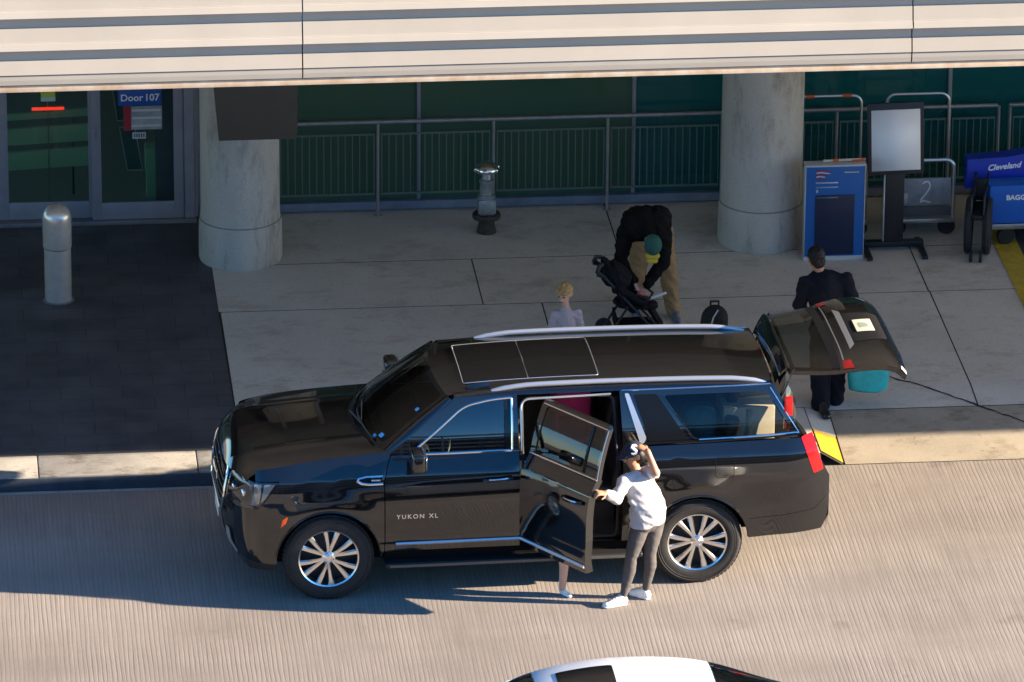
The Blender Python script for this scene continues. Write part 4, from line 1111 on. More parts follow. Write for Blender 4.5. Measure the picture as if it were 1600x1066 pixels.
# luggage and bags in the cabin
t = thing('magenta_bag', 'magenta bag on the second row seat inside the open door', 'bag')
t.matrix_world = Matrix.Rotation(R(1.6308), 4, 'Z') @ Matrix.Translation((.72, .38, .90))
b = MB(); b.box(-.20, .16, -.20, .16, 0, .62, .10, seg=4); b.build('bag_body', mat('magenta_cloth', (.42, .010, .13), .7, var=.3, vscale=9), t)
b = MB(); b.tube([(-.06, -.02, .60), (-.05, -.02, .70), (.05, -.02, .70), (.06, -.02, .60)], .012, 6); b.box(-.16, .12, -.215, -.195, .12, .34, .01); b.build('bag_strap', mat('dark_magenta', (.15, .01, .06), .7), t)

t = thing('cardboard_box', 'beige box in the cargo space seen through the rear side window', 'box')
t.matrix_world = Matrix.Rotation(R(1.6308), 4, 'Z') @ Matrix.Translation((2.22, -.42, .762))
b = MB(); b.box(-.24, .24, -.24, .22, 0, .84, .012); b.build('carton', mat('beige_card', (.60, .52, .38), .8, var=.12, vscale=9), t)
b = MB(); b.box(-.242, .242, -.03, .03, .841, .845); b.box(-.03, .03, -.2435, -.2405, .02, .82); b.build('tape', mat('card_tape', (.45, .36, .22), .5), t)
t = thing('teal_backpack', 'dark teal backpack behind the second row seats in the SUV', 'backpack')
t.matrix_world = Matrix.Rotation(R(1.6308), 4, 'Z') @ Matrix.Translation((1.78, -.52, .99))
b = MB(); b.box(-.17, .15, -.14, .14, 0, .60, .10, seg=4); b.build('bag_body', mat('dark_teal', (.01, .13, .17), .7, var=.3, vscale=9), t)
b = MB(); b.box(-.10, .09, -.175, -.141, .08, .30, .012); b.build('pocket', mat('dark_teal2', (.008, .09, .12), .7), t)

# ================================================================== PEOPLE
def capsule(mb, a, b, ra, rb=None, flat=None, n=14, k=5):
    """tapered limb with round ends; flat=(dir, factor) squashes it along dir"""
    a = Vector(a); b = Vector(b); rb = ra if rb is None else rb
    t = (b-a); L = t.length
    if L < 1e-6: t = Vector((0, 0, 1))
    t.normalize(); pts = []; rs = []
    for i in range(k): an = R(88*(1-i/k)); pts.append(a-t*ra*math.sin(an)); rs.append(max(.001, ra*math.cos(an)))
    pts.append(a); rs.append(ra); pts.append(b if L > 1e-4 else a+t*1e-3); rs.append(rb)
    for i in range(1, k+1): an = R(88*i/k); pts.append(b+t*(rb*math.sin(an)+1e-4)); rs.append(max(.001, rb*math.cos(an)))
    u = t.orthogonal().normalized(); v = t.cross(u); rings = []
    for p, r in zip(pts, rs):
        ring = []
        for j in range(n):
            an = 2*math.pi*j/n; o = (u*math.cos(an)+v*math.sin(an))*r
            if flat: fd = Vector(flat[0]).normalized(); o = o-fd*o.dot(fd)*(1-flat[1])
            ring.append(p+o)
        rings.append(ring)
    mb.ring_loft(rings)
def chain(mb, pts, rs, flat=None):
    for (p, q), (r0, r1) in zip(zip(pts, pts[1:]), zip(rs, rs[1:])): capsule(mb, p, q, r0, r1, flat)
def trunk(mb, secs, wdir, n=28):
    """garment trunk of flat-ended oval sections: (centre, half width, half depth, hem slope)"""
    wd = Vector(wdir).normalized(); dd = Vector((0, 0, 1)).cross(wd).normalized(); rings = []
    for c, a, d, sl in secs:
        ring = []
        for k in range(n):
            an = 2*math.pi*k/n; q = math.cos(an)*a; ring.append(Vector(c)+wd*q+dd*math.sin(an)*d+Vector((0, 0, sl*q)))
        rings.append(ring)
    mb.ring_loft(rings)
def fuse(mb, name, material, parent, origin, voxel=.010, smooth=5):
    """union of the shapes as one continuous surface"""
    bmesh.ops.recalc_face_normals(mb.bm, faces=mb.bm.faces[:])
    me = bpy.data.meshes.new('tmp'); mb.bm.to_mesh(me); mb.bm.free()
    o = bpy.data.objects.new('tmp', me); COL.objects.link(o)
    r = o.modifiers.new('r', 'REMESH'); r.mode = 'VOXEL'; r.voxel_size = voxel
    s = o.modifiers.new('s', 'SMOOTH'); s.factor = .5; s.iterations = smooth
    dg = bpy.context.evaluated_depsgraph_get(); dg.update()
    m2 = bpy.data.meshes.new_from_object(o.evaluated_get(dg))
    bpy.data.objects.remove(o); bpy.data.meshes.remove(me)
    m2.transform(Matrix.Translation(-Vector(origin)))
    m2.materials.clear(); m2.materials.append(material); m2.name = name
    for p in m2.polygons: p.use_smooth = True
    return link(bpy.data.objects.new(name, m2), parent)
from mathutils import noise as _nz
def wrinkle(o, amp, sc, fine=0.0):
    """push the cloth in and out along its normals: long folds, finer creases"""
    me = o.data; nn = [Vector(v.normal) for v in me.vertices]
    sc = Vector(sc); off = Vector((o.name.__len__()*1.7, 3.1, len(me.vertices)*.013))
    for v, n in zip(me.vertices, nn):
        q = Vector((v.co.x*sc.x+v.co.z*sc.x*.5, v.co.y*sc.y, v.co.z*sc.z+v.co.x*sc.z*.35))+off
        d = 1-2*abs(_nz.noise(q))*1.6
        if fine: d += fine*_nz.noise(q*2.7)
        v.co = v.co+n*amp*d
    return o
def frame(f, upv):
    f = Vector(f).normalized(); u = Vector(upv); u = (u-f*u.dot(f)).normalized(); l = u.cross(f)
    return f, u, l
def rotm(f, u, l): return Matrix((l, f, u)).transposed()       # x: left, y: forward, z: up
def head(mb, c, f, upv, s=1.0):
    f, u, l = frame(f, upv); c = Vector(c); m = rotm(f, u, l)
    mb.ellipsoid(c+u*.022*s-f*.012*s, (.074*s, .094*s, .088*s), m)
    mb.ellipsoid(c-u*.035*s+f*.022*s, (.058*s, .064*s, .078*s), m)
    mb.ellipsoid(c-u*.088*s+f*.052*s, (.030*s, .026*s, .022*s), m)
    capsule(mb, c+u*.012*s+f*.080*s, c-u*.024*s+f*.098*s, .010*s, .014*s)
    capsule(mb, c+u*.030*s+f*.068*s+l*.03*s, c+u*.030*s+f*.068*s-l*.03*s, .016*s)
    for k in (1, -1): mb.ellipsoid(c-u*.006*s-f*.010*s+l*k*.076*s, (.012*s, .022*s, .034*s), m)
    capsule(mb, c-u*.063*s+f*.076*s+l*.018*s, c-u*.063*s+f*.076*s-l*.018*s, .010*s)
def face_parts(c, f, upv, s, parent, origin, lipcol=(.30, .09, .07)):
    f, u, l = frame(f, upv); c = Vector(c)-Vector(origin)
    for k in (1, -1):
        b = MB(); b.ellipsoid(c+u*.006*s+f*.078*s+l*k*.031*s, (.012*s, .010*s, .007*s), rotm(f, u, l), 8, 6); b.build('eye', mat('eye_dark', (.03, .02, .018), .25), parent)
    b = MB(); b.ellipsoid(c-u*.063*s+f*.083*s, (.022*s, .006*s, .006*s), rotm(f, u, l), 8, 6); b.build('mouth', mat('lips', lipcol, .5), parent)
def hand(mb, w, d, n, side, s=1.0, curl=35):
    """w wrist, d finger direction, n palm normal, side +1/-1 for the thumb"""
    w = Vector(w); d = Vector(d).normalized(); n = Vector(n); n = (n-d*n.dot(d)).normalized(); a = d.cross(n)*side
    capsule(mb, w+d*.02*s, w+d*.075*s, .036*s, .040*s, (n, .42))
    for i, (o, L) in enumerate(((.030, .068), (.010, .078), (-.010, .072), (-.029, .056))):
        p = w+d*.085*s+a*o*s; dd = d.copy(); ax = dd.cross(n).normalized(); rr_ = .0092*s
        for j, fr_ in enumerate((.45, .32, .23)):
            dd = (Matrix.Rotation(R(curl*(.6+.35*j)+i*3), 3, ax) @ dd); q = p+dd*L*fr_*s*1.05
            capsule(mb, p, q, rr_, rr_*.92); p = q; rr_ *= .92
    p = w+d*.028*s+a*.030*s; q = p+(d*.6+a*.75+n*.25).normalized()*.040*s; capsule(mb, p, q, .013*s, .011*s)
    capsule(mb, q, q+(d*.85+a*.25+n*.4).normalized()*.034*s, .0105*s, .009*s)
def shoe(mb, heel, toe, s=1.0, h=.05):
    heel = Vector(heel); toe = Vector(toe); d = (toe-heel).normalized(); up_ = Vector((0, 0, 1))
    capsule(mb, heel+d*.03*s+up_*.045*s, heel+d*.05*s+up_*.075*s, .040*s, .038*s)
    capsule(mb, heel+d*.035*s+up_*.035*s, toe-d*.05*s+up_*.030*s, .040*s, .042*s, (up_, .72))
    capsule(mb, heel+d*.07*s+up_*.065*s, toe-d*.07*s+up_*.035*s, .036*s, .030*s)
def sole(mb, heel, toe, s=1.0):
    heel = Vector(heel); toe = Vector(toe); d = (toe-heel).normalized()
    capsule(mb, heel+d*.035*s+Vector((0, 0, .012)), toe-d*.045*s+Vector((0, 0, .012)), .043*s, .046*s, (Vector((0, 0, 1)), .27))
V = Vector
HAIRD = mat('dark_hair', (.006, .005, .0045), .5, 0, .3, var=.5, vscale=60)
NAVY = mat('navy_cap', (.008, .014, .035), .8, var=.25, vscale=40)
SHIRTW = mat('white_knit', (.47, .455, .46), .9, var=.06, vscale=20, bump=.9, bscale=11)
LEGG = mat('charcoal_leggings', (.080, .071, .070), .75, var=.18, vscale=22, bump=.15, bscale=50)
SHOEW = mat('white_shoe', (.80, .79, .78), .6, var=.06, vscale=30)

# ------------------------------------------------------------------ woman at the open door
O = V((1.10, -1.33, 0))
wm = thing('person', 'woman in white top and charcoal leggings with one hand raised to her navy cap', 'person', O)
hc, hf, hu = V((1.085, -1.265, 1.44)), V((-.86, -.28, -.22)), V((-.12, .05, 1))
pel, wst, chs, nck = V((1.24, -1.29, .86)), V((1.215, -1.295, .99)), V((1.15, -1.29, 1.14)), V((1.115, -1.28, 1.275))
shL, elL, wrL = V((1.00, -1.365, 1.225)), V((.905, -1.535, 1.13)), V((.795, -1.645, 1.235))
shR, elR, wrR = V((1.245, -1.19, 1.235)), V((1.275, -1.42, 1.325)), V((1.205, -1.365, 1.515))
hipL, hipR = V((1.165, -1.345, .82)), V((1.305, -1.25, .82))
knL, knR = V((1.065, -1.385, .475)), V((1.255, -1.285, .475))
anL, anR = V((1.005, -1.365, .095)), V((1.225, -1.245, .095))
sd_ = V((.80, .60, 0))        # across the body
m = MB(); head(m, hc, hf, hu, .98); capsule(m, nck, hc-V((0, 0, .07)), .050, .047)
capsule(m, chs, nck, .09, .055); capsule(m, pel, chs, .09, .10, (sd_.cross(V((0, 0, 1))), .8)); capsule(m, chs+V((0, 0, .06)), shL, .05); capsule(m, chs+V((0, 0, .06)), shR, .05)
chain(m, [shL, elL, wrL], [.044, .036, .026]); chain(m, [shR, elR, wrR], [.044, .037, .027])
hand(m, wrL, V((-.75, -.45, .25)), V((-.3, .2, -.9)), 1, .95, 40); hand(m, wrR, V((-.75, .55, .35)), V((-.4, .5, -.7)), -1, .95, 30)
chain(m, [hipL, knL, anL], [.06, .036, .028]); chain(m, [hipR, knR, anR], [.06, .036, .028])
fuse(m, 'body', SKINT, wm, O, .0065, 4)
face_parts(hc, hf, hu, .98, wm, O)
m = MB()
across = V((0, 0, 1)).cross(sd_)
trunk(m, [(V((1.225, -1.30, .80)), .180, .150, .16), (V((1.225, -1.30, .86)), .182, .152, .14), (V((1.215, -1.297, .98)), .172, .142, .08), (V((1.16, -1.292, 1.13)), .168, .132, 0), (V((1.135, -1.287, 1.21)), .160, .112, 0), (V((1.12, -1.283, 1.26)), .10, .08, 0)], sd_)
capsule(m, shL+V((.03, .02, .0)), shR+V((-.03, -.02, 0)), .062, .062); capsule(m, chs+V((-.03, 0, .08)), nck-V((0, 0, .012)), .085, .060)
chain(m, [shL, elL, lerp(elL, wrL, .82)], [.066, .056, .042]); chain(m, [shR, lerp(shR, elR, .80)], [.064, .056])
# soft folds of the loose knit, running down across the back
for q0, q1 in ((V((1.07, -1.40, 1.13)), V((1.27, -1.33, 1.03))), (V((1.06, -1.42, 1.05)), V((1.30, -1.33, .93))), (V((1.09, -1.42, .97)), V((1.31, -1.34, .86)))):
    chain(m, [q0, lerp(q0, q1, .5)+V((-.02, -.035, -.03)), q1], [.018, .022, .016])
top = wrinkle(fuse(m, 'top', SHIRTW, wm, O, .009, 5), .0075, (7, 7, 12), .4)
m = MB()
capsule(m, pel+V((-.01, 0, .02)), pel+V((-.01, .0, -.05)), .125, .122, (across, .86)); capsule(m, hipL+V((.015, -.025, .02)), hipL+V((.015, -.025, -.02)), .085); capsule(m, hipR+V((-.01, -.03, .02)), hipR+V((-.01, -.03, -.02)), .085)
chain(m, [hipL, lerp(hipL, knL, .5), knL, lerp(knL, anL, .35)+V((.012, .008, 0)), anL+V((0, 0, .01))], [.092, .080, .056, .058, .036])
chain(m, [hipR, lerp(hipR, knR, .5), knR, lerp(knR, anR, .35)+V((.014, .0, 0)), anR+V((0, 0, .01))], [.092, .080, .056, .058, .036])
wrinkle(fuse(m, 'leggings', LEGG, wm, O, .009, 5), .0012, (9, 9, 16), .3)
for h_, t_ in ((V((1.035, -1.355, 0)), V((.80, -1.425, 0))), (V((1.255, -1.275, 0)), V((1.085, -1.12, 0)))):
    m = MB(); shoe(m, h_, t_, 1.0); sh = fuse(m, 'shoe', SHOEW, wm, O, .006, 3)
    m = MB(); sole(m, h_, t_); fuse(m, 'sole', mat('pale_sole', (.70, .69, .67), .7), sh, O, .006, 1).matrix_parent_inverse = Matrix.Identity(4)
    b = MB(); d = (t_-h_).normalized(); sx = V((-d.y, d.x, 0))
    for k in range(4):
        c = h_+d*(.095+.026*k)+V((0, 0, .098-.011*k))-O; b.tube([c-sx*.030, c+V((0, 0, .006)), c+sx*.030], .004, 5)
    b.build('laces', mat('lace_grey', (.12, .11, .11), .8), sh)
f_, u_, l_ = frame(hf, hu)
m = MB(); m.ellipsoid(hc-f_*.045-u_*.012, (.082, .070, .088), rotm(f_, u_, l_)); capsule(m, hc-f_*.09-u_*.05, hc-f_*.115-u_*.10, .035, .022); fuse(m, 'hair', HAIRD, wm, O, .007, 3)
m = MB(); m.ellipsoid(hc+u_*.050-f_*.010, (.088, .106, .078), rotm(f_, u_, l_)); capsule(m, hc+f_*.085+u_*.032+l_*.05, hc+f_*.085+u_*.032-l_*.05, .024, .024, (u_, .5)); capsule(m, hc+f_*.125+u_*.018+l_*.035, hc+f_*.125+u_*.018-l_*.035, .026, .026, (u_, .3))
cap_o = fuse(m, 'cap', NAVY, wm, O, .006, 3)
# white curved emblem on the cap
b = MB(); pts = []
vv_ = (V((-.12, -.92, .36))).normalized(); cc = hc+u_*.050-f_*.010
def capsurf(a_, b__):       # point on the cap ellipsoid by two angles about the camera-facing side
    q = (vv_+V((1, 0, 0))*a_+V((0, .36, .92))*b__).normalized()
    loc = V((q.dot(l_)/.088, q.dot(f_)/.106, q.dot(u_)/.078)); return cc+q*(1/loc.length+.004)-O
for x, z in ((.52, .42), (.30, .58), (.02, .50), (-.06, .25), (.15, .06), (.36, -.12), (.30, -.36), (.05, -.44), (-.16, -.34)): pts.append(capsurf(x, z))
b.tube(pts, [.006, .011, .014, .015, .016, .015, .014, .011, .006], 6); b.build('emblem', mat('emblem_white', (.72, .73, .76), .7), cap_o)

# ------------------------------------------------------------------ child behind the open door: only a leg shows below it
O = V((.47, -1.10, 0))
ch = thing('person', 'small child behind the open door with one bare leg showing below it', 'person', O)
hc, hf, hu = V((.44, -1.10, 1.04)), V((.3, .95, 0)), V((0, 0, 1))
m = MB(); head(m, hc, hf, hu, .86); capsule(m, V((.44, -1.12, .90)), hc-V((0, 0, .05)), .036)
capsule(m, V((.45, -1.12, .54)), V((.44, -1.12, .82)), .075, .08); 
legL = [V((.475, -1.125, .50)), V((.478, -1.13, .29)), V((.470, -1.10, .065))]; legR = [V((.42, -1.10, .50)), V((.40, -1.16, .46)), V((.385, -1.0, .42))]
chain(m, legL, [.060, .044, .031]); chain(m, legR, [.060, .042, .030])
for sgn in (1, -1):
    s0 = V((.44+sgn*.11, -1.12, .84)); e0 = s0+V((sgn*.02, .02, -.16)); w0_ = e0+V((0, .12, .04)); chain(m, [s0, e0, w0_], [.034, .028, .022]); hand(m, w0_, V((0, 1, .1)), V((0, 0, -1)), sgn, .7)
fuse(m, 'body', SKINL, ch, O, .007, 4); face_parts(hc, hf, hu, .86, ch, O)
m = MB(); capsule(m, V((.45, -1.12, .58)), V((.44, -1.12, .82)), .095, .09); 
for sgn in (1, -1): capsule(m, V((.44+sgn*.09, -1.12, .85)), V((.44+sgn*.12, -1.11, .76)), .050)
fuse(m, 'shirt', mat('pale_blue_cloth', (.30, .42, .55), .9), ch, O, .010, 3)
m = MB(); capsule(m, V((.45, -1.12, .50)), V((.45, -1.12, .56)), .095); capsule(m, legL[0], lerp(legL[0], legL[1], .35), .075); capsule(m, legR[0], lerp(legR[0], legR[1], .6), .075); fuse(m, 'shorts', mat('navy_cloth', (.02, .03, .06), .9), ch, O, .010, 3)
m = MB(); m.ellipsoid(hc+V((0, -.015, .03)), (.072, .085, .075)); fuse(m, 'hair', mat('blond_hair', (.46, .28, .10), .6, var=.4, vscale=40), ch, O, .007, 2)
for h_, t_ in ((V((.455, -1.075, 0)), V((.55, -1.19, 0))), (V((.38, -1.03, .36)), V((.40, -.92, .36)))):
    m = MB(); shoe(m, h_, t_, .66); capsule(m, h_+V((.012, -.01, .05)), h_+V((.014, -.022, .13)), .033, .034); fuse(m, 'sock', SHOEW, ch, O, .006, 2)

# ------------------------------------------------------------------ man bending over the stroller
O = V((2.12, 5.42, Z0))
mn = thing('person', 'man in black top, tan trousers and green cap bending over a stroller', 'person', O)
pel = V((2.06, 5.56, 1.06)); sp1 = V((2.03, 5.42, 1.20)); sp2 = V((1.95, 5.18, 1.27)); nck = V((1.98, 5.02, 1.19))
hc = V((2.005, 4.93, 1.10)); hf = V((-.05, -.25, -.97)); hu = V((.08, -.93, .18))
shA, elA, wrA = V((1.755, 5.14, 1.16)), V((1.70, 5.02, .90)), V((1.83, 4.90, .73))
shB, elB, wrB = V((2.145, 5.12, 1.16)), V((2.12, 4.95, .90)), V((1.93, 4.86, .69))
hA, hB = V((1.955, 5.56, 1.0)), V((2.175, 5.54, 1.0)); kA, kB = V((1.93, 5.46, .60)), V((2.235, 5.42, .60)); aA, aB = V((1.93, 5.54, .24)), V((2.285, 5.36, .24))
m = MB(); head(m, hc, hf, hu, 1.0); capsule(m, nck, hc-V((0, -.04, -.03)), .055, .052); chain(m, [pel, sp1, sp2, nck], [.12, .12, .12, .06])
chain(m, [shA, elA, wrA], [.05, .04, .028]); chain(m, [shB, elB, wrB], [.05, .04, .028]); capsule(m, sp2, shA, .06); capsule(m, sp2, shB, .06)
hand(m, wrA, V((.35, -.35, -.8)), V((.5, -.4, .2)), -1); hand(m, wrB, V((-.45, -.2, -.8)), V((-.3, -.6, .3)), 1)
chain(m, [hA, kA, aA], [.08, .055, .036]); chain(m, [hB, kB, aB], [.08, .055, .036])
fuse(m, 'body', SKINL, mn, O, .007, 4); face_parts(hc, hf, hu, 1.0, mn, O)
BLK = mat('black_cloth', (.006, .0053, .005), .9, 0, .15, var=.3, vscale=10, bump=.9, bscale=9)
m = MB(); capsule(m, sp2, nck, .13, .075); capsule(m, shA, shB, .085)
for dx in (-.115, 0, .115): chain(m, [pel+V((dx*.75, -.04, .03)), sp1+V((dx*.9, 0, 0)), lerp(sp1, sp2, .5)+V((dx, 0, .02)), sp2+V((dx*1.05, 0, -.02)), nck+V((dx*.9, .06, -.01))], [.12, .125, .125, .12, .09])
chain(m, [shA, elA, lerp(elA, wrA, .9)], [.084, .066, .048]); chain(m, [shB, elB, lerp(elB, wrB, .9)], [.084, .066, .048]); wrinkle(fuse(m, 'top', BLK, mn, O, .010, 5), .012, (8, 8, 9), .5)
TAN = mat('tan_cloth', (.30, .175, .075), .85, var=.22, vscale=9, bump=.9, bscale=9)
m = MB(); capsule(m, pel+V((-.05, 0, -.03)), pel+V((.05, 0, -.03)), .135); chain(m, [hA, kA, aA-V((0, 0, .02))], [.115, .085, .070]); chain(m, [hB, kB, aB-V((0, 0, .02))], [.115, .085, .070]); wrinkle(fuse(m, 'trousers', TAN, mn, O, .010, 5), .010, (8, 8, 10), .5)
f_, u_, l_ = frame(hf, hu)
m = MB(); m.ellipsoid(hc-f_*.03+u_*.0, (.083, .085, .09), rotm(f_, u_, l_)); fuse(m, 'hair', mat('grey_hair', (.20, .19, .18), .6, var=.4, vscale=40), mn, O, .007, 3)
m = MB(); m.ellipsoid(hc+u_*.042-f_*.010, (.092, .110, .085), rotm(f_, u_, l_)); co = fuse(m, 'cap', mat('green_cap', (.012, .085, .065), .8, var=.2, vscale=30), mn, O, .007, 3)
m = MB(); capsule(m, hc+f_*.10+u_*.04+l_*.045, hc+f_*.10+u_*.04-l_*.045, .032, .032, (u_, .5)); capsule(m, hc+f_*.145+u_*.025+l_*.03, hc+f_*.145+u_*.025-l_*.03, .034, .034, (u_, .3)); fuse(m, 'cap_brim', mat('yellow_brim', (.52, .36, .03), .7), mn, O, .006, 2)
for h_, t_ in ((V((1.93, 5.58, Z0)), V((1.90, 5.32, Z0))), (V((2.29, 5.40, Z0)), V((2.31, 5.13, Z0)))):
    m = MB(); shoe(m, h_, t_, 1.1); fuse(m, 'shoe', mat('grey_shoe', (.12, .15, .18), .7, var=.4, vscale=20), mn, O, .008, 3)

# ------------------------------------------------------------------ blond child beyond the roof
O = V((1.01, 3.8, Z0))
kd = thing('person', 'blond child in a lavender grey shirt standing beyond the SUV roof', 'person', O)
hc, hf, hu = V((1.00, 3.79, 1.055)), V((-.50, -.80, -.30)), V((-.05, -.10, 1))
m = MB(); head(m, hc, hf, hu, .87); capsule(m, V((1.02, 3.81, .89)), hc-V((0, 0, .05)), .038, .036); capsule(m, V((1.02, 3.8, .58)), V((1.02, 3.8, .80)), .08, .07)
for sgn in (1, -1):
    s0 = V((1.02+sgn*.115, 3.8, .835)); e0 = s0+V((sgn*.03, .01, -.17)); w0_ = e0+V((-.01, -.03, -.14)); chain(m, [s0, e0, w0_], [.034, .028, .022]); hand(m, w0_, V((0, -.1, -1)), V((-sgn, 0, 0)), -sgn, .68)
    chain(m, [V((1.02+sgn*.06, 3.8, .58)), V((1.02+sgn*.065, 3.79, .40)), V((1.02+sgn*.07, 3.81, .22))], [.058, .044, .03])
fuse(m, 'body', SKINL, kd, O, .007, 4); face_parts(hc, hf, hu, .87, kd, O)
m = MB(); capsule(m, V((1.02, 3.8, .60)), V((1.02, 3.8, .80)), .105, .100, (V((0, 1, 0)), .82)); capsule(m, V((.94, 3.8, .83)), V((1.10, 3.8, .83)), .052); capsule(m, V((1.02, 3.79, .83)), V((1.018, 3.80, .885)), .078, .050)
for sgn in (1, -1): capsule(m, V((1.02+sgn*.11, 3.8, .835)), V((1.02+sgn*.135, 3.805, .71)), .050, .046)
wrinkle(fuse(m, 'shirt', mat('lavender_cloth', (.42, .36, .38), .9, var=.1, vscale=14), kd, O, .009, 4), .007, (10, 10, 12), .5)
m = MB(); capsule(m, V((1.02, 3.8, .56)), V((1.02, 3.8, .60)), .10)
for sgn in (1, -1): capsule(m, V((1.02+sgn*.06, 3.8, .56)), V((1.02+sgn*.065, 3.8, .42)), .072, .068)
fuse(m, 'shorts', mat('navy_cloth', (.02, .03, .06), .9), kd, O, .010, 3)
f_, u_, l_ = frame(hf, hu)
m = MB(); m.ellipsoid(hc+u_*.035-f_*.02, (.074, .086, .072), rotm(f_, u_, l_)); m.ellipsoid(hc-f_*.045, (.068, .05, .07), rotm(f_, u_, l_)); capsule(m, hc+u_*.09-f_*.02, hc+u_*.118+l_*.01-f_*.01, .022, .008); capsule(m, hc+u_*.055+f_*.06+l_*.04, hc+u_*.06+f_*.06-l_*.04, .024)
wrinkle(fuse(m, 'hair', mat('blond_hair', (.46, .28, .10), .6, var=.4, vscale=40), kd, O, .006, 2), .006, (45, 45, 20), .8)
for sgn in (1, -1):
    m = MB(); shoe(m, V((1.02+sgn*.07, 3.84, Z0)), V((1.02+sgn*.08, 3.66, Z0)), .72); fuse(m, 'shoe', SHOEW, kd, O, .007, 2)

# ------------------------------------------------------------------ man in the dark suit beyond the tailgate
O = V((3.53, 2.95, 0.13))
st_ = thing('person', 'person in a dark suit seen from behind the raised tailgate carrying a turquoise bag', 'person', O)
SUIT = mat('navy_suit', (.0055, .0065, .012), .85, 0, .2, var=.25, vscale=8, bump=.9, bscale=8)
hc, hf, hu = V((3.365, 2.99, 1.665)), V((-.25, .93, -.25)), V((-.08, .12, 1))
pel = V((3.50, 2.93, .98)); chs = V((3.46, 2.94, 1.36)); nck = V((3.405, 2.955, 1.53))
sA, eA, wA = V((3.265, 2.93, 1.44)), V((3.215, 2.99, 1.18)), V((3.30, 3.15, 1.02)); sB, eB, wB = V((3.655, 2.93, 1.46)), V((3.745, 2.90, 1.19)), V((3.86, 2.93, .96))
hA, hB = V((3.43, 2.93, .95)), V((3.58, 2.94, .95)); kA, kB = V((3.43, 2.93, .55)), V((3.60, 2.98, .55)); aA, aB = V((3.435, 2.87, .20)), V((3.60, 3.0, .21))
m = MB(); head(m, hc, hf, hu, 1.0); capsule(m, nck, hc-V((-.01, .02, .06)), .055, .053); chain(m, [pel, chs-V((0, 0, .06)), nck], [.10, .10, .05]); capsule(m, chs, sA, .045); capsule(m, chs, sB, .045)
chain(m, [sA-V((0, 0, .02)), eA, wA], [.04, .036, .028]); chain(m, [sB-V((0, 0, .02)), eB, wB], [.04, .036, .028]); hand(m, wA, V((-.1, .8, -.5)), V((1, 0, 0)), 1); hand(m, wB, V((.25, 0, -1)), V((-1, .0, -.2)), 1, 1, 60)
chain(m, [hA, kA, aA], [.08, .055, .036]); chain(m, [hB, kB, aB], [.08, .055, .036]); fuse(m, 'body', SKINT, st_, O, .008, 4); face_parts(hc, hf, hu, 1.0, st_, O)
m = MB(); capsule(m, pel+V((0, 0, -.10)), pel+V((0, 0, .15)), .175, .165, (V((0, 1, 0)), .78)); capsule(m, pel+V((0, 0, .15)), chs, .165, .19, (V((0, 1, 0)), .72)); capsule(m, lerp(sA, sB, .03), lerp(sA, sB, .97), .074, .074, (V((0, 0, 1)), .75)); capsule(m, sA+V((.04, 0, .01)), nck-V((0, 0, .01)), .05, .055); capsule(m, sB+V((-.04, 0, .01)), nck-V((0, 0, .01)), .05, .055); capsule(m, chs, nck-V((0, 0, .03)), .14, .075, (V((0, 1, 0)), .8))
chain(m, [sA, eA, lerp(eA, wA, .95)], [.070, .063, .052]); chain(m, [sB, eB, lerp(eB, wB, .92)], [.070, .063, .052]); wrinkle(fuse(m, 'jacket', SUIT, st_, O, .010, 5), .009, (8, 8, 7), .5)
m = MB(); chain(m, [hA, kA, aA-V((0, 0, .02))], [.12, .098, .092]); chain(m, [hB, kB, aB-V((0, 0, .02))], [.12, .095, .085]); capsule(m, hA, hB, .12); wrinkle(fuse(m, 'trousers', SUIT, st_, O, .010, 5), .008, (9, 9, 6), .5)
f_, u_, l_ = frame(hf, hu)
m = MB(); m.ellipsoid(hc+u_*.028-f_*.022, (.084, .098, .092), rotm(f_, u_, l_)); m.ellipsoid(hc-f_*.06-u_*.03, (.072, .045, .07), rotm(f_, u_, l_)); wrinkle(fuse(m, 'hair', HAIRD, st_, O, .007, 2), .005, (40, 40, 25), .8)
for h_, t_ in ((V((3.435, 2.84, zs(3.43, 2.84))), V((3.47, 2.60, zs(3.47, 2.68)))), (V((3.60, 2.96, zs(3.6, 2.96))), V((3.63, 3.24, zs(3.63, 3.1))))):
    m = MB(); shoe(m, h_, t_, 1.08); fuse(m, 'shoe', mat('black_shoe', (.010, .010, .011), .3), st_, O, .008, 3)

# ================================================================== OBJECTS ON THE PAVEMENT
# ---- stroller
t = thing('stroller', 'black folding stroller below the bending man', 'stroller', (1.75, 4.78, Z0))
FAB = mat('black_stroller_cloth', (.006, .006, .009), .85, 0, .2, var=.35, vscale=10, bump=.2, bscale=18)
FRM = mat('stroller_frame', (.03, .03, .033), .4, .5)
m = MB()
capsule(m, V((1.55, 4.78, .93)), V((1.74, 4.78, .58)), .13, .15, (V((.75, 0, .5)), .35)); capsule(m, V((1.74, 4.78, .56)), V((1.93, 4.78, .54)), .14, .13, (V((0, 0, 1)), .35)); capsule(m, V((1.96, 4.78, .52)), V((2.05, 4.78, .36)), .10, .09, (V((1, 0, .5)), .3))
for y in (4.64, 4.92): capsule(m, V((1.62, y, .76)), V((1.90, y, .60)), .05, .035)
wrinkle(fuse(m, 'seat', FAB, t, V((1.75, 4.78, Z0)), .010, 3), .010, (10, 8, 12), .4)
m = MB(); m.ellipsoid(V((1.62, 4.78, .86)), (.17, .17, .13), Matrix.Rotation(R(30), 3, 'Y')); capsule(m, V((1.50, 4.66, .90)), V((1.50, 4.90, .90)), .035); wrinkle(fuse(m, 'canopy', FAB, t, V((1.75, 4.78, Z0)), .010, 3), .012, (12, 4, 12), .4)
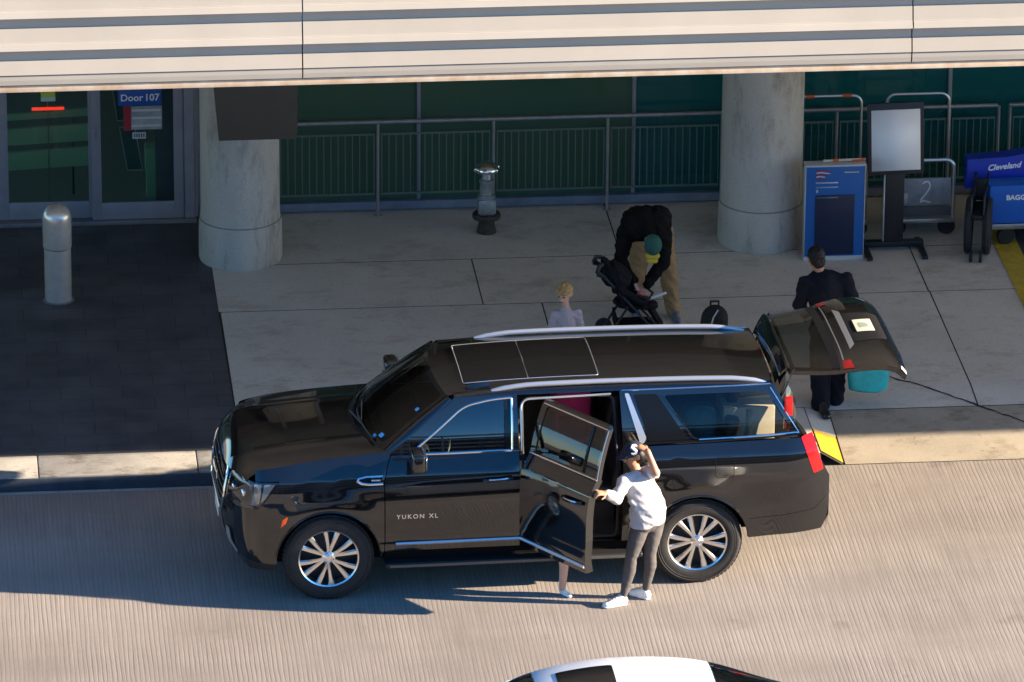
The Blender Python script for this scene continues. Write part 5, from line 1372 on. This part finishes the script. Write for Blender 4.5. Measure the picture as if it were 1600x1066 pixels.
for y in (-.17, .17):
    b = MB(); b.tube([(-.34, y, .77), (-.25, y, .74), (.30, y, .10)], .013, 8); b.tube([(-.02, y, .42), (-.22, y, .09)], .013, 8); b.build('frame_side', FRM, t)
b = MB(); b.tube([(-.25, -.17, .74), (-.33, -.16, .80), (-.31, -.14, .85), (-.27, -.10, .86)], .02, 8); b.build('handle', PLASTB, t)
b = MB(); b.tube([(-.25, .17, .74), (-.33, .16, .80), (-.31, .14, .85), (-.27, .10, .86)], .02, 8); b.build('handle', PLASTB, t)
for x, y in ((-.22, -.19), (-.22, .19), (.30, -.19), (.30, .19)):
    b = MB(); b.lathe([(.02, -.018), (.07, -.018), (.085, -.008), (.085, .008), (.07, .018), (.02, .018)], 20, 'Y', c=(x, y, .086)); b.build('wheel', RUBBER, t)
b = MB(); b.box(-.14, .22, -.15, .15, .16, .19, .01); b.box(-.14, -.12, -.15, .15, .191, .30); b.build('basket', FAB, t)
b = MB(); b.tube([(.08, -.15, .54), (.20, -.15, .50), (.25, 0, .50), (.20, .15, .50)], .012, 8); b.build('bumper_bar', PLASTB, t)
t = thing('blanket', 'pink and white cloth hanging from the stroller seat', 'cloth', (1.93, 4.70, .66))
m = MB(); capsule(m, V((1.86, 4.68, .68)), V((1.95, 4.66, .635)), .035, .03, (V((0, 0, 1)), .5)); fuse(m, 'pink_part', mat('coral_cloth', (.58, .13, .12), .85, var=.3, vscale=25), t, V((1.93, 4.70, .66)), .008, 2)
m = MB(); capsule(m, V((1.96, 4.66, .64)), V((2.10, 4.63, .70)), .026, .024, (V((0, 0, 1)), .45)); fuse(m, 'white_part', mat('white_cloth', (.66, .68, .72), .85), t, V((1.93, 4.70, .66)), .008, 2)
# ---- black rounded bag beyond the roof
t = thing('suitcase', 'black suitcase with a rounded top standing just beyond the SUV roof', 'suitcase', (2.46, 3.6, Z0))
m = MB(); capsule(m, V((2.43, 3.6, .32)), V((2.47, 3.6, .83)), .165, .135, (V((0, 1, 0)), .7)); capsule(m, V((2.37, 3.55, .40)), V((2.40, 3.53, .72)), .11, .08); fuse(m, 'case', mat('black_nylon', (.006, .0065, .007), .7, 0, .3, var=.3, vscale=12), t, V((2.46, 3.6, Z0)), .010, 2)
b = MB(); b.tube([(-.055, -.135, .60), (-.02, -.125, .73), (.03, -.10, .80)], .008, 6); b.build('piping', mat('grey_piping', (.30, .33, .32), .5), t)
for x in (-.10, .07):
    b = MB(); b.lathe([(.01, -.015), (.03, -.015), (.03, .015), (.01, .015)], 14, 'Y', c=(x, 0, .03)); b.build('wheel', RUBBER, t)
b = MB(); b.tube([(-.03, .03, .80), (-.03, .03, .84), (.05, .03, .84), (.05, .03, .80)], .010, 6); b.build('handle', PLASTB, t)
# ---- turquoise bag
t = thing('turquoise_bag', 'turquoise bag hanging from the hand of the person in the suit', 'bag', (3.90, 2.88, .31))
TQ = mat('turquoise_cloth', (.003, .37, .40), .55, var=.25, vscale=7, bump=.2, bscale=14)
b = MB()
rings = []
for z, hw, hd_ in ((.0, .165, .06), (.02, .19, .085), (.15, .205, .10), (.30, .205, .08), (.42, .195, .045), (.47, .185, .02)):
    rings.append([Vector((hw*math.copysign(abs(math.cos(a))**.55, math.cos(a)), hd_*math.copysign(abs(math.sin(a))**.7, math.sin(a)), z+.012*math.cos(3*a+1)*(z < .2))) for a in [2*math.pi*k/28 for k in range(28)]])
b.ring_loft(rings); b.build('bag_body', TQ, t)
for y in (-.03, .03):
    b = MB(); b.tube([(-.14, y, .46), (-.12, y*.6, .60), (-.09, 0, .64), (-.05, y*.6, .60), (-.02, y, .46)], .012, 6, flat=(V((0, 1, 0)), .4)); b.build('bag_handle', TQ, t)
# ---- stainless bollard
t = thing('bollard', 'stainless steel domed bollard on the dark paving by the doors', 'bollard', (-3.90, 6.36, Z0))
STEEL = mat('stainless_steel', (.70, .64, .57), .27, .55, var=.12, vscale=10)
b = MB(); b.lathe([(.0, 0), (.136, 0), (.138, .01), (.138, .57), (.12, .575), (.0, .575)], 40, caps=False); b.build('post', STEEL, t, angle=50)
b = MB(); pr = [(.0, .585), (.146, .585), (.148, .60)]+[(.148, .88)]+[(.148*math.cos(R(a)), .88+.165*math.sin(R(a))) for a in range(10, 90, 8)]+[(.0, 1.045)]
b.lathe(pr, 40, caps=False); b.build('dome_cap', STEEL, t, angle=50)
b = MB(); b.lathe([(.0, -.002), (.160, .0), (.155, .008), (.142, .010)], 32, caps=False); b.build('base_ring', mat('mortar_grey', (.16, .16, .165), .9, var=.4, vscale=20), t)
# ---- standpipe
t = thing('fire_standpipe', 'galvanised standpipe with a chrome cap and rusty flange on the pavement', 'standpipe', (.63, 7.95, Z0))
RUST = mat('dark_rusty_iron', (.055, .038, .028), .85, var=.5, vscale=18)
b = MB(); b.lathe([(0, 0), (.105, 0), (.10, .03), (.085, .10), (.082, .155), (.145, .16), (.15, .175), (.15, .20), (.14, .212), (0, .212)], 32, caps=False); b.build('flange', RUST, t)
for k in range(8):
    a = 2*math.pi*k/8; b = MB(); b.cyl((.122*math.cos(a), .122*math.sin(a), .205), (.122*math.cos(a), .122*math.sin(a), .232), .014, n=6); b.build('bolt', RUST, t, smooth=False)
GALV = mat('galvanised_pipe', (.42, .46, .46), .38, .7, var=.35, vscale=16)
b = MB(); b.box(-.092, .092, -.092, .092, .213, .385, .02); b.lathe([(.0, .386), (.10, .388), (.10, .40), (.085, .405)], 24, caps=False); b.build('housing', GALV, t)
b = MB(); b.lathe([(.085, .40), (.085, .42), (.072, .43), (.072, .55), (.08, .56), (.08, .58), (.055, .60), (.045, .68)], 24, caps=False); b.build('pipe', GALV, t)
b = MB(); b.lathe([(.0, .67), (.06, .67), (.125, .682), (.13, .70), (.115, .735), (.085, .76), (.05, .785), (.0, .795)], 28, caps=False)
b.build('cap', CHROME, t)
for k in range(6):
    a = 2*math.pi*k/6+.3; b = MB(); b.ellipsoid((.122*math.cos(a), .122*math.sin(a), .71), (.026, .026, .028)); b.build('cap_lug', CHROME, t)
# ---- blue podium
t = thing('podium', 'blue podium with a navy inset panel beside the right column', 'podium', (4.14, 6.84, Z0))
BLUE = mat('podium_blue', (.008, .105, .36), .4, var=.06, vscale=3); NAVYP = mat('podium_navy', (.008, .016, .05), .35)
EDGE = mat('pale_edge', (.50, .50, .49), .5)
b = MB(); b.box(-.305, .305, .0, .13, .045, 1.03, .006); b.build('cabinet', BLUE, t)
b = MB(); b.box(-.315, .315, -.012, .14, 0, .044, .004); b.build('plinth', EDGE, t)
b = MB(); b.box(-.32, .32, -.012, .14, 1.031, 1.05, .004); b.build('top_board', EDGE, t)
b = MB(); b.box(.306, .314, -.004, .13, .05, 1.03); b.build('edge_strip', EDGE, t); b = MB(); b.box(-.314, -.306, -.004, .13, .05, 1.03); b.build('edge_strip', EDGE, t)
b = MB(); b.box(-.205, .205, -.010, -.0005, .06, .72, .003); b.build('inset_panel', NAVYP, t)
for z, x1, m_ in ((.855, .03, EDGE), (.805, .03, mat('light_blue_line', (.22, .40, .55), .5)), (.695, .03, mat('dim_line', (.10, .13, .18), .5))):
    b = MB(); b.box(-.205, x1, -.014 if z < .72 else -.005, -.0105 if z < .72 else -.0005, z-.007, z+.007); b.build('printed_line', m_, t)
b = MB(); b.box(.09, .24, -.022, -.0005, .965, .978, .003); b.build('drawer_pull', EDGE, t)
b = MB(); b.ellipsoid((-.19, -.004, .765), (.012, .005, .018)); b.build('lock', EDGE, t)
FLAGR = mat('flag_red', (.28, .03, .035), .6); FLAGW = mat('flag_white', (.5, .5, .52), .6)
for k in range(5):
    z0 = .985-.021*k; b = MB(); pts = [V((-.20, -.004, z0)), V((-.15, -.004, z0+.006)), V((-.10+.02*(2-k), -.004, z0-.006)), V((-.03-.025*k, -.004, z0-.012+.004*k))]
    b.tube(pts, [.008, .008, .007, .003], 6, flat=(V((0, 1, 0)), .3)); b.build('flag_stripe', FLAGR if k % 2 == 0 else FLAGW, t)
# ---- sign stand
t = thing('sign_stand', 'floor sign holder with a blank white panel in a black frame', 'sign', (4.80, 7.02, Z0))
BF = mat('black_frame', (.014, .014, .016), .4); tilt = Matrix.Translation((0, 0, .86)) @ Matrix.Rotation(R(-7), 4, 'X') @ Matrix.Rotation(R(-1), 4, 'Y')
b = MB(); b.box(-.295, .295, -.015, .03, 0, .76, .006, mtx=tilt); b.build('frame', BF, t)
b = MB(); b.box(-.255, .255, -.021, -.0155, .045, .69, mtx=tilt); b.build('white_panel', mat('blank_panel', (.88, .88, .89), .45), t)
b = MB(); b.box(-.10, .10, .035, .13, .10, .92, .008); b.build('post', BF, t)
b = MB(); b.cyl((-.112, .03, .11), (-.112, .03, .85), .008, n=8); b.build('post_edge', EDGE, t)
b = MB(); b.box(-.30, .32, .03, .13, .045, .10, .008); b.build('base_bar', BF, t)
for x in (-.29, .29):
    b = MB(); b.box(x-.03, x+.03, -.28, .30, .012, .05, .008); b.build('foot', BF, t)
# ---- luggage carts
ORG = mat('orange_grip', (.62, .11, .02), .5); CPAN = mat('cart_panel', (.30, .31, .33), .45, .2, var=.25, vscale=9)
CF = mat('cart_tube', (.58, .57, .55), .3, .8)
def cart(x, y, wd, label, mark):
    grips = not mark
    t = thing('luggage_cart', label, 'luggage cart', (x, y, Z0), group='luggage carts beside the column')
    h = wd/2
    def arch(w2, z0, z1, yy, r=.09):
        p = [(-w2, yy, z0), (-w2, yy, z1-r)]+[(-w2+r-r*math.cos(R(a)), yy, z1-r+r*math.sin(R(a))) for a in (22, 45, 68)]+[(-w2+r, yy, z1), (w2-r, yy, z1)]
        p += [(w2-r+r*math.sin(R(a)), yy, z1-r+r*math.cos(R(a))) for a in (22, 45, 68)]+[(w2, yy, z1-r), (w2, yy, z0)]
        return p
    b = MB(); b.tube(arch(h, .18, 1.40, .55), .016, 8); b.build('push_handle', CF, t)
    for sx in (-1, 1) if grips else ():
        b = MB(); b.cyl((sx*(h-.20), .55, 1.40), (sx*(h-.11), .55, 1.40), .021, n=10); b.build('orange_grip', ORG, t)
    b = MB(); b.tube(arch(h-.02, .18, .86, 0), .020, 8); b.build('front_frame', CF, t)
    b = MB(); b.box(-h+.005, h-.005, -.03, .60, .17, .215, .008); b.build('deck', CF, t)
    b = MB(); b.box(-h+.05, h-.05, -.006, .006, .36, .66, .003); pn = b.build('front_panel', CPAN, t)
    b = MB(); b.box(-h+.04, h-.04, -.008, .006, .24, .345, .003); b.build('lower_panel', mat('cart_grey', (.10, .10, .105), .5), t)
    if mark:
        b = MB(); pts = [(-.02, -.010, .60), (.01, -.010, .625), (.045, -.010, .62), (.06, -.010, .585), (.05, -.010, .54), (.01, -.010, .48), (-.03, -.010, .43), (-.035, -.010, .40), (.0, -.010, .415), (.035, -.010, .40), (.07, -.010, .395)]
        b.tube([V(p) for p in pts], .009, 6, flat=(V((0, 1, 0)), .3)); b.build('number_mark', mat('chalk_white', (.72, .74, .74), .6), pn)
        b = MB(); b.box(-h+.08, -h+.155, -.009, -.0065, .38, .50); b.build('sticker', mat('sticker_grey', (.48, .52, .52), .5), pn)
    for px_, py_ in ((-h+.07, .08), (h-.07, .08), (0, .52)):
        b = MB(); b.lathe([(.02, -.02), (.08, -.02), (.092, -.008), (.092, .008), (.08, .02), (.02, .02)], 20, 'Y', c=(px_, py_, .094)); b.build('wheel', RUBBER, t)
    return t
cart(4.22, 7.42, .70, 'luggage cart half hidden behind the blue podium', False)
cart(5.17, 7.42, .66, 'luggage cart with a white number two on its front panel', True)
t = thing('orange_rod', 'white pole with orange ends lying on the podium top', 'pole', (4.22, 6.92, Z0+1.066))
b = MB(); b.cyl((-.20, 0, .0), (.24, 0, .01), .014, n=10); b.build('pole', mat('cream_rod', (.60, .55, .46), .5), t)
for x0, x1 in ((-.10, -.04), (.10, .235)):
    b = MB(); b.cyl((x0, 0, .002), (x1, 0, .008), .0165, n=10); b.build('orange_band', ORG, t)
# ---- wheelchair
t = thing('wheelchair', 'folded black wheelchair with tall dark wheels at the edge of the blue cover', 'wheelchair', (5.71, 6.93, Z0), R(-14))
for x in (.06, -.14):
    b = MB(); b.lathe([(.24, -.034), (.285, -.032), (.305, 0), (.285, .032), (.24, .034)], 40, 'X', c=(x, -.02, .305)); wv_ = b.build('wheel', RUBBER, t)
    b = MB(); b.lathe([(.0, -.03), (.04, -.03), (.04, .03), (.0, .03)], 16, 'X', c=(x, -.02, .305), caps=False)
    for k in range(12):
        a = 2*math.pi*k/12; b.cyl((x, -.02+.03*math.cos(a), .305+.03*math.sin(a)), (x, -.02+.27*math.cos(a), .305+.27*math.sin(a)), .0035, n=5)
    b.build('spokes', FRM, wv_)
b = MB(); b.box(-.10, .02, -.25, .20, .44, .50, .02); b.build('seat', PLASTB, t)
b = MB(); b.box(-.10, .02, .20, .24, .50, .74, .015); b.build('backrest', PLASTB, t)
for x in (-.105, .025):
    b = MB(); b.tube([(x, .23, .30), (x, .23, .74), (x, .30, .77)], .012, 8); b.tube([(x, .23, .68), (x, -.16, .68), (x, -.20, .62), (x, -.24, .12)], .012, 8); b.build('side_frame', FRM, t)
b = MB(); b.box(-.13, -.08, -.22, .0, .685, .72, .01); b.build('arm_pad', PLASTB, t)
for x in (-.09, .01):
    b = MB(); b.lathe([(.01, -.015), (.06, -.015), (.065, 0), (.06, .015), (.01, .015)], 16, 'X', c=(x, -.30, .066)); b.build('caster', RUBBER, t)
# ---- blue covered cart
t = thing('covered_cart', 'baggage cart under a royal blue cover with white lettering at the right edge', 'covered cart', (5.95, 7.30, Z0))
RB = mat('royal_blue_cover', (.008, .035, .42), .5, var=.25, vscale=4, bump=.25, bscale=6); RB2 = mat('lighter_blue_cover', (.010, .13, .56), .5, var=.2, vscale=3, bump=.25, bscale=6)
b = MB(); b.prism([(-.36, 0, .56), (-.36, 0, .90), (.05, 0, .91), (.45, 0, .98), (1.6, 0, 1.0), (1.6, 0, .66), (-.10, 0, .60)], (0, .20, 0), .04); uc_ = b.build('upper_cover', RB, t)
b = MB(); b.prism([(-.16, -.28, .27), (-.16, -.28, .70), (1.6, -.28, .72), (1.6, -.28, .27)], (0, .275, 0), .045); lc_ = b.build('lower_cover', RB2, t)
text_obj('lettering', 'Cleveland', .088, WHT, uc_, (.03, -.003, .81), (R(90), R(-5), 0), .002, shear=.35, bold=.002)
text_obj('lettering', 'BAGGAGE', .075, WHT, lc_, (.19, -.283, .565), (R(90), 0, 0), .002, bold=.003)
b = MB(); b.box(-.12, 1.55, -.25, .50, .20, .262, .01); b.build('chassis', ALU, t)
for x, y in ((.05, -.15), (1.4, -.15), (.05, .40), (1.4, .40)):
    b = MB(); b.lathe([(.02, -.03), (.085, -.03), (.098, -.012), (.098, .012), (.085, .03), (.02, .03)], 20, 'Y', c=(x, y, .10)); b.build('wheel', RUBBER, t)

# ================================================================== WHITE SEDAN in the near lane
sx0, sy0 = .56, -6.12
t = thing('white_sedan', 'white car with a dark sunroof passing in the near lane at the bottom edge', 'car', (sx0, sy0, 0))
ZT = [(-1.75, .98), (-1.35, 1.06), (-.92, 1.30), (-.45, 1.405), (.1, 1.425), (.65, 1.375), (1.15, 1.22), (1.75, 1.00)]
HW = [(-1.75, .70), (-.92, .60), (-.2, .625), (.4, .62), (1.15, .56), (1.75, .66)]
stop = lambda x, v: Vector((x, v*interp(HW, x), interp(ZT, x)-.045*v*v*(1+.3*v*v)))
panel('roof', [[(-.84, -1), (.66, -1), (.66, 1), (-.84, 1)]], stop, WHITEP, t, (.05, .12))
GLS = glass_mat('sedan_glass', (.10, .13, .12))
def wsp(x0, x1): return [[(x0, -.97), (x1, -.95), (x1, .95), (x0, .97)]]
panel('windshield', wsp(-1.72, -.85), stop, GLS, t, (.05, .12)); panel('rear_window', wsp(.67, 1.72), stop, GLS, t, (.05, .12))
panel('sunroof', [fillet([(-.66, -.62, .04), (-.18, -.62, .04), (-.18, .62, .04), (-.66, .62, .04)])], stop, GLOSSB, t, (.05, .12), off=.004)
bw = [(-2.45, .56), (-2.35, .74), (-2.1, .86), (-1.5, .91), (0, .92), (1.5, .91), (2.1, .87), (2.35, .76), (2.45, .60)]
bz = [(-2.45, .56), (-2.35, .66), (-2.0, .80), (-1.5, .93), (0, .95), (1.5, .98), (2.1, .97), (2.35, .92), (2.45, .84)]
b = MB(); rings = []
for k in range(57):
    x = lerp(-2.45, 2.45, k/56); hw = interp(bw, x); zt = interp(bz, x)
    ring = [(-hw*.90, .20), (-hw*.98, .30), (-hw, .5), (-hw*.985, .72), (-hw*.94, zt-.05), (-hw*.86, zt), (-hw*.4, zt+.03), (hw*.4, zt+.03), (hw*.86, zt), (hw*.94, zt-.05), (hw*.985, .72), (hw, .5), (hw*.98, .30), (hw*.90, .20)]
    rings.append([Vector((x, y, z)) for y, z in ring])
b.ring_loft(rings); b.build('body', WHITEP, t, angle=60)
for s in (-1, 1):
    def sd2(x, q, s=s):
        a = stop(x, s); c = Vector((x, s*.80, interp(bz, x)-.01)); return a.lerp(c, q)+Vector((0, s*.02*math.sin(math.pi*q), 0))
    panel('side_window', [fillet([(-1.10, .97, .0), (-.78, .16, .1), (.60, .16, .1), (1.02, .97, .03)])], sd2, GLS, t, (.06, .1), off=.004)
    panel('pillar_panel', [[(-1.74, 0), (1.74, 0), (1.74, 1), (-1.74, 1)], fillet([(-1.11, .98), (-.79, .14, .1), (.61, .14, .1), (1.03, .98)])], sd2, WHITEP, t, (.06, .1))
    b = MB(); b.tube([(-.98, s*.84, .95), (-.96, s*.93, .96)], .025, 8); b.box(-1.03, -.93, *sorted((s*.91, s*1.04)), .90, 1.01, .03); b.build('wing_mirror', WHITEP, t)
    for x in (-1.40, 1.40):
        b = MB(); b.lathe([(.20, -.09), (.31, -.10), (.325, -.06), (.325, .06), (.31, .10), (.20, .09)], 32, 'Y', c=(x, s*.82, .325)); wl_ = b.build('wheel', RUBBER, t)
        b = MB(); b.lathe([(.0, -.095), (.20, -.092), (.205, 0), (.2, .092), (.0, .095)], 24, 'Y', c=(x, s*.82, .325), caps=False); b.build('rim', RIMM, wl_)
        for k in range(5):
            a = 2*math.pi*k/5; b = MB(); b.tube([(x+.04*math.cos(a), s*.918, .325+.04*math.sin(a)), (x+.19*math.cos(a), s*.922, .325+.19*math.sin(a))], [.03, .02], 6, flat=(V((0, 1, 0)), .4)); b.build('spoke', SATIN, wl_)
        b = MB(); b.tube([(x+.355*math.cos(R(a)), s*(interp(bw, x+.355*math.cos(R(a)))-.004), .325+.355*math.sin(R(a))) for a in range(4, 180, 8)], .022, 6); b.build('arch_lip', PLASTB, t)
    for x in (-.98, .12, 1.02):
        b = MB(); b.tube([(x, s*interp(bw, x)*q, z) for q, z in ((.99, .32), (1.001, .5), (.986, .72), (.942, .89))], .0035, 5); b.build('door_gap', DARK, t)
    for x in (-.10, .86):
        b = MB(); b.tube([(x-.08, s*.905, .80), (x, s*.925, .805), (x+.08, s*.905, .81)], .012, 6); b.build('door_handle', WHITEP, t)
    panel('headlight', [[(s*.40, .50), (s*.70, .52), (s*.70, .60), (s*.40, .56)]], lambda y, z: Vector((-2.462+.13*(abs(y)/.75)**3, y, z)), GLASS_LAMP, t, (.1, .1), off=.01)
    panel('tail_light', [[(s*.38, .68), (s*.70, .69), (s*.70, .80), (s*.38, .79)]], lambda y, z: Vector((2.462-.13*(abs(y)/.75)**3, y, z)), REDL, t, (.1, .1), off=.01)
panel('grille', [fillet([(-.36, .40, .03), (.36, .40, .03), (.36, .53, .03), (-.36, .53, .03)])], lambda y, z: Vector((-2.462+.13*(abs(y)/.75)**3, y, z)), PLASTB, t, (.1, .1), off=.008)
b = MB(); b.box(2.452, 2.466, -.17, .17, .50, .62, .004); b.build('rear_plate', mat('plate_white', (.62, .63, .64), .5), t)
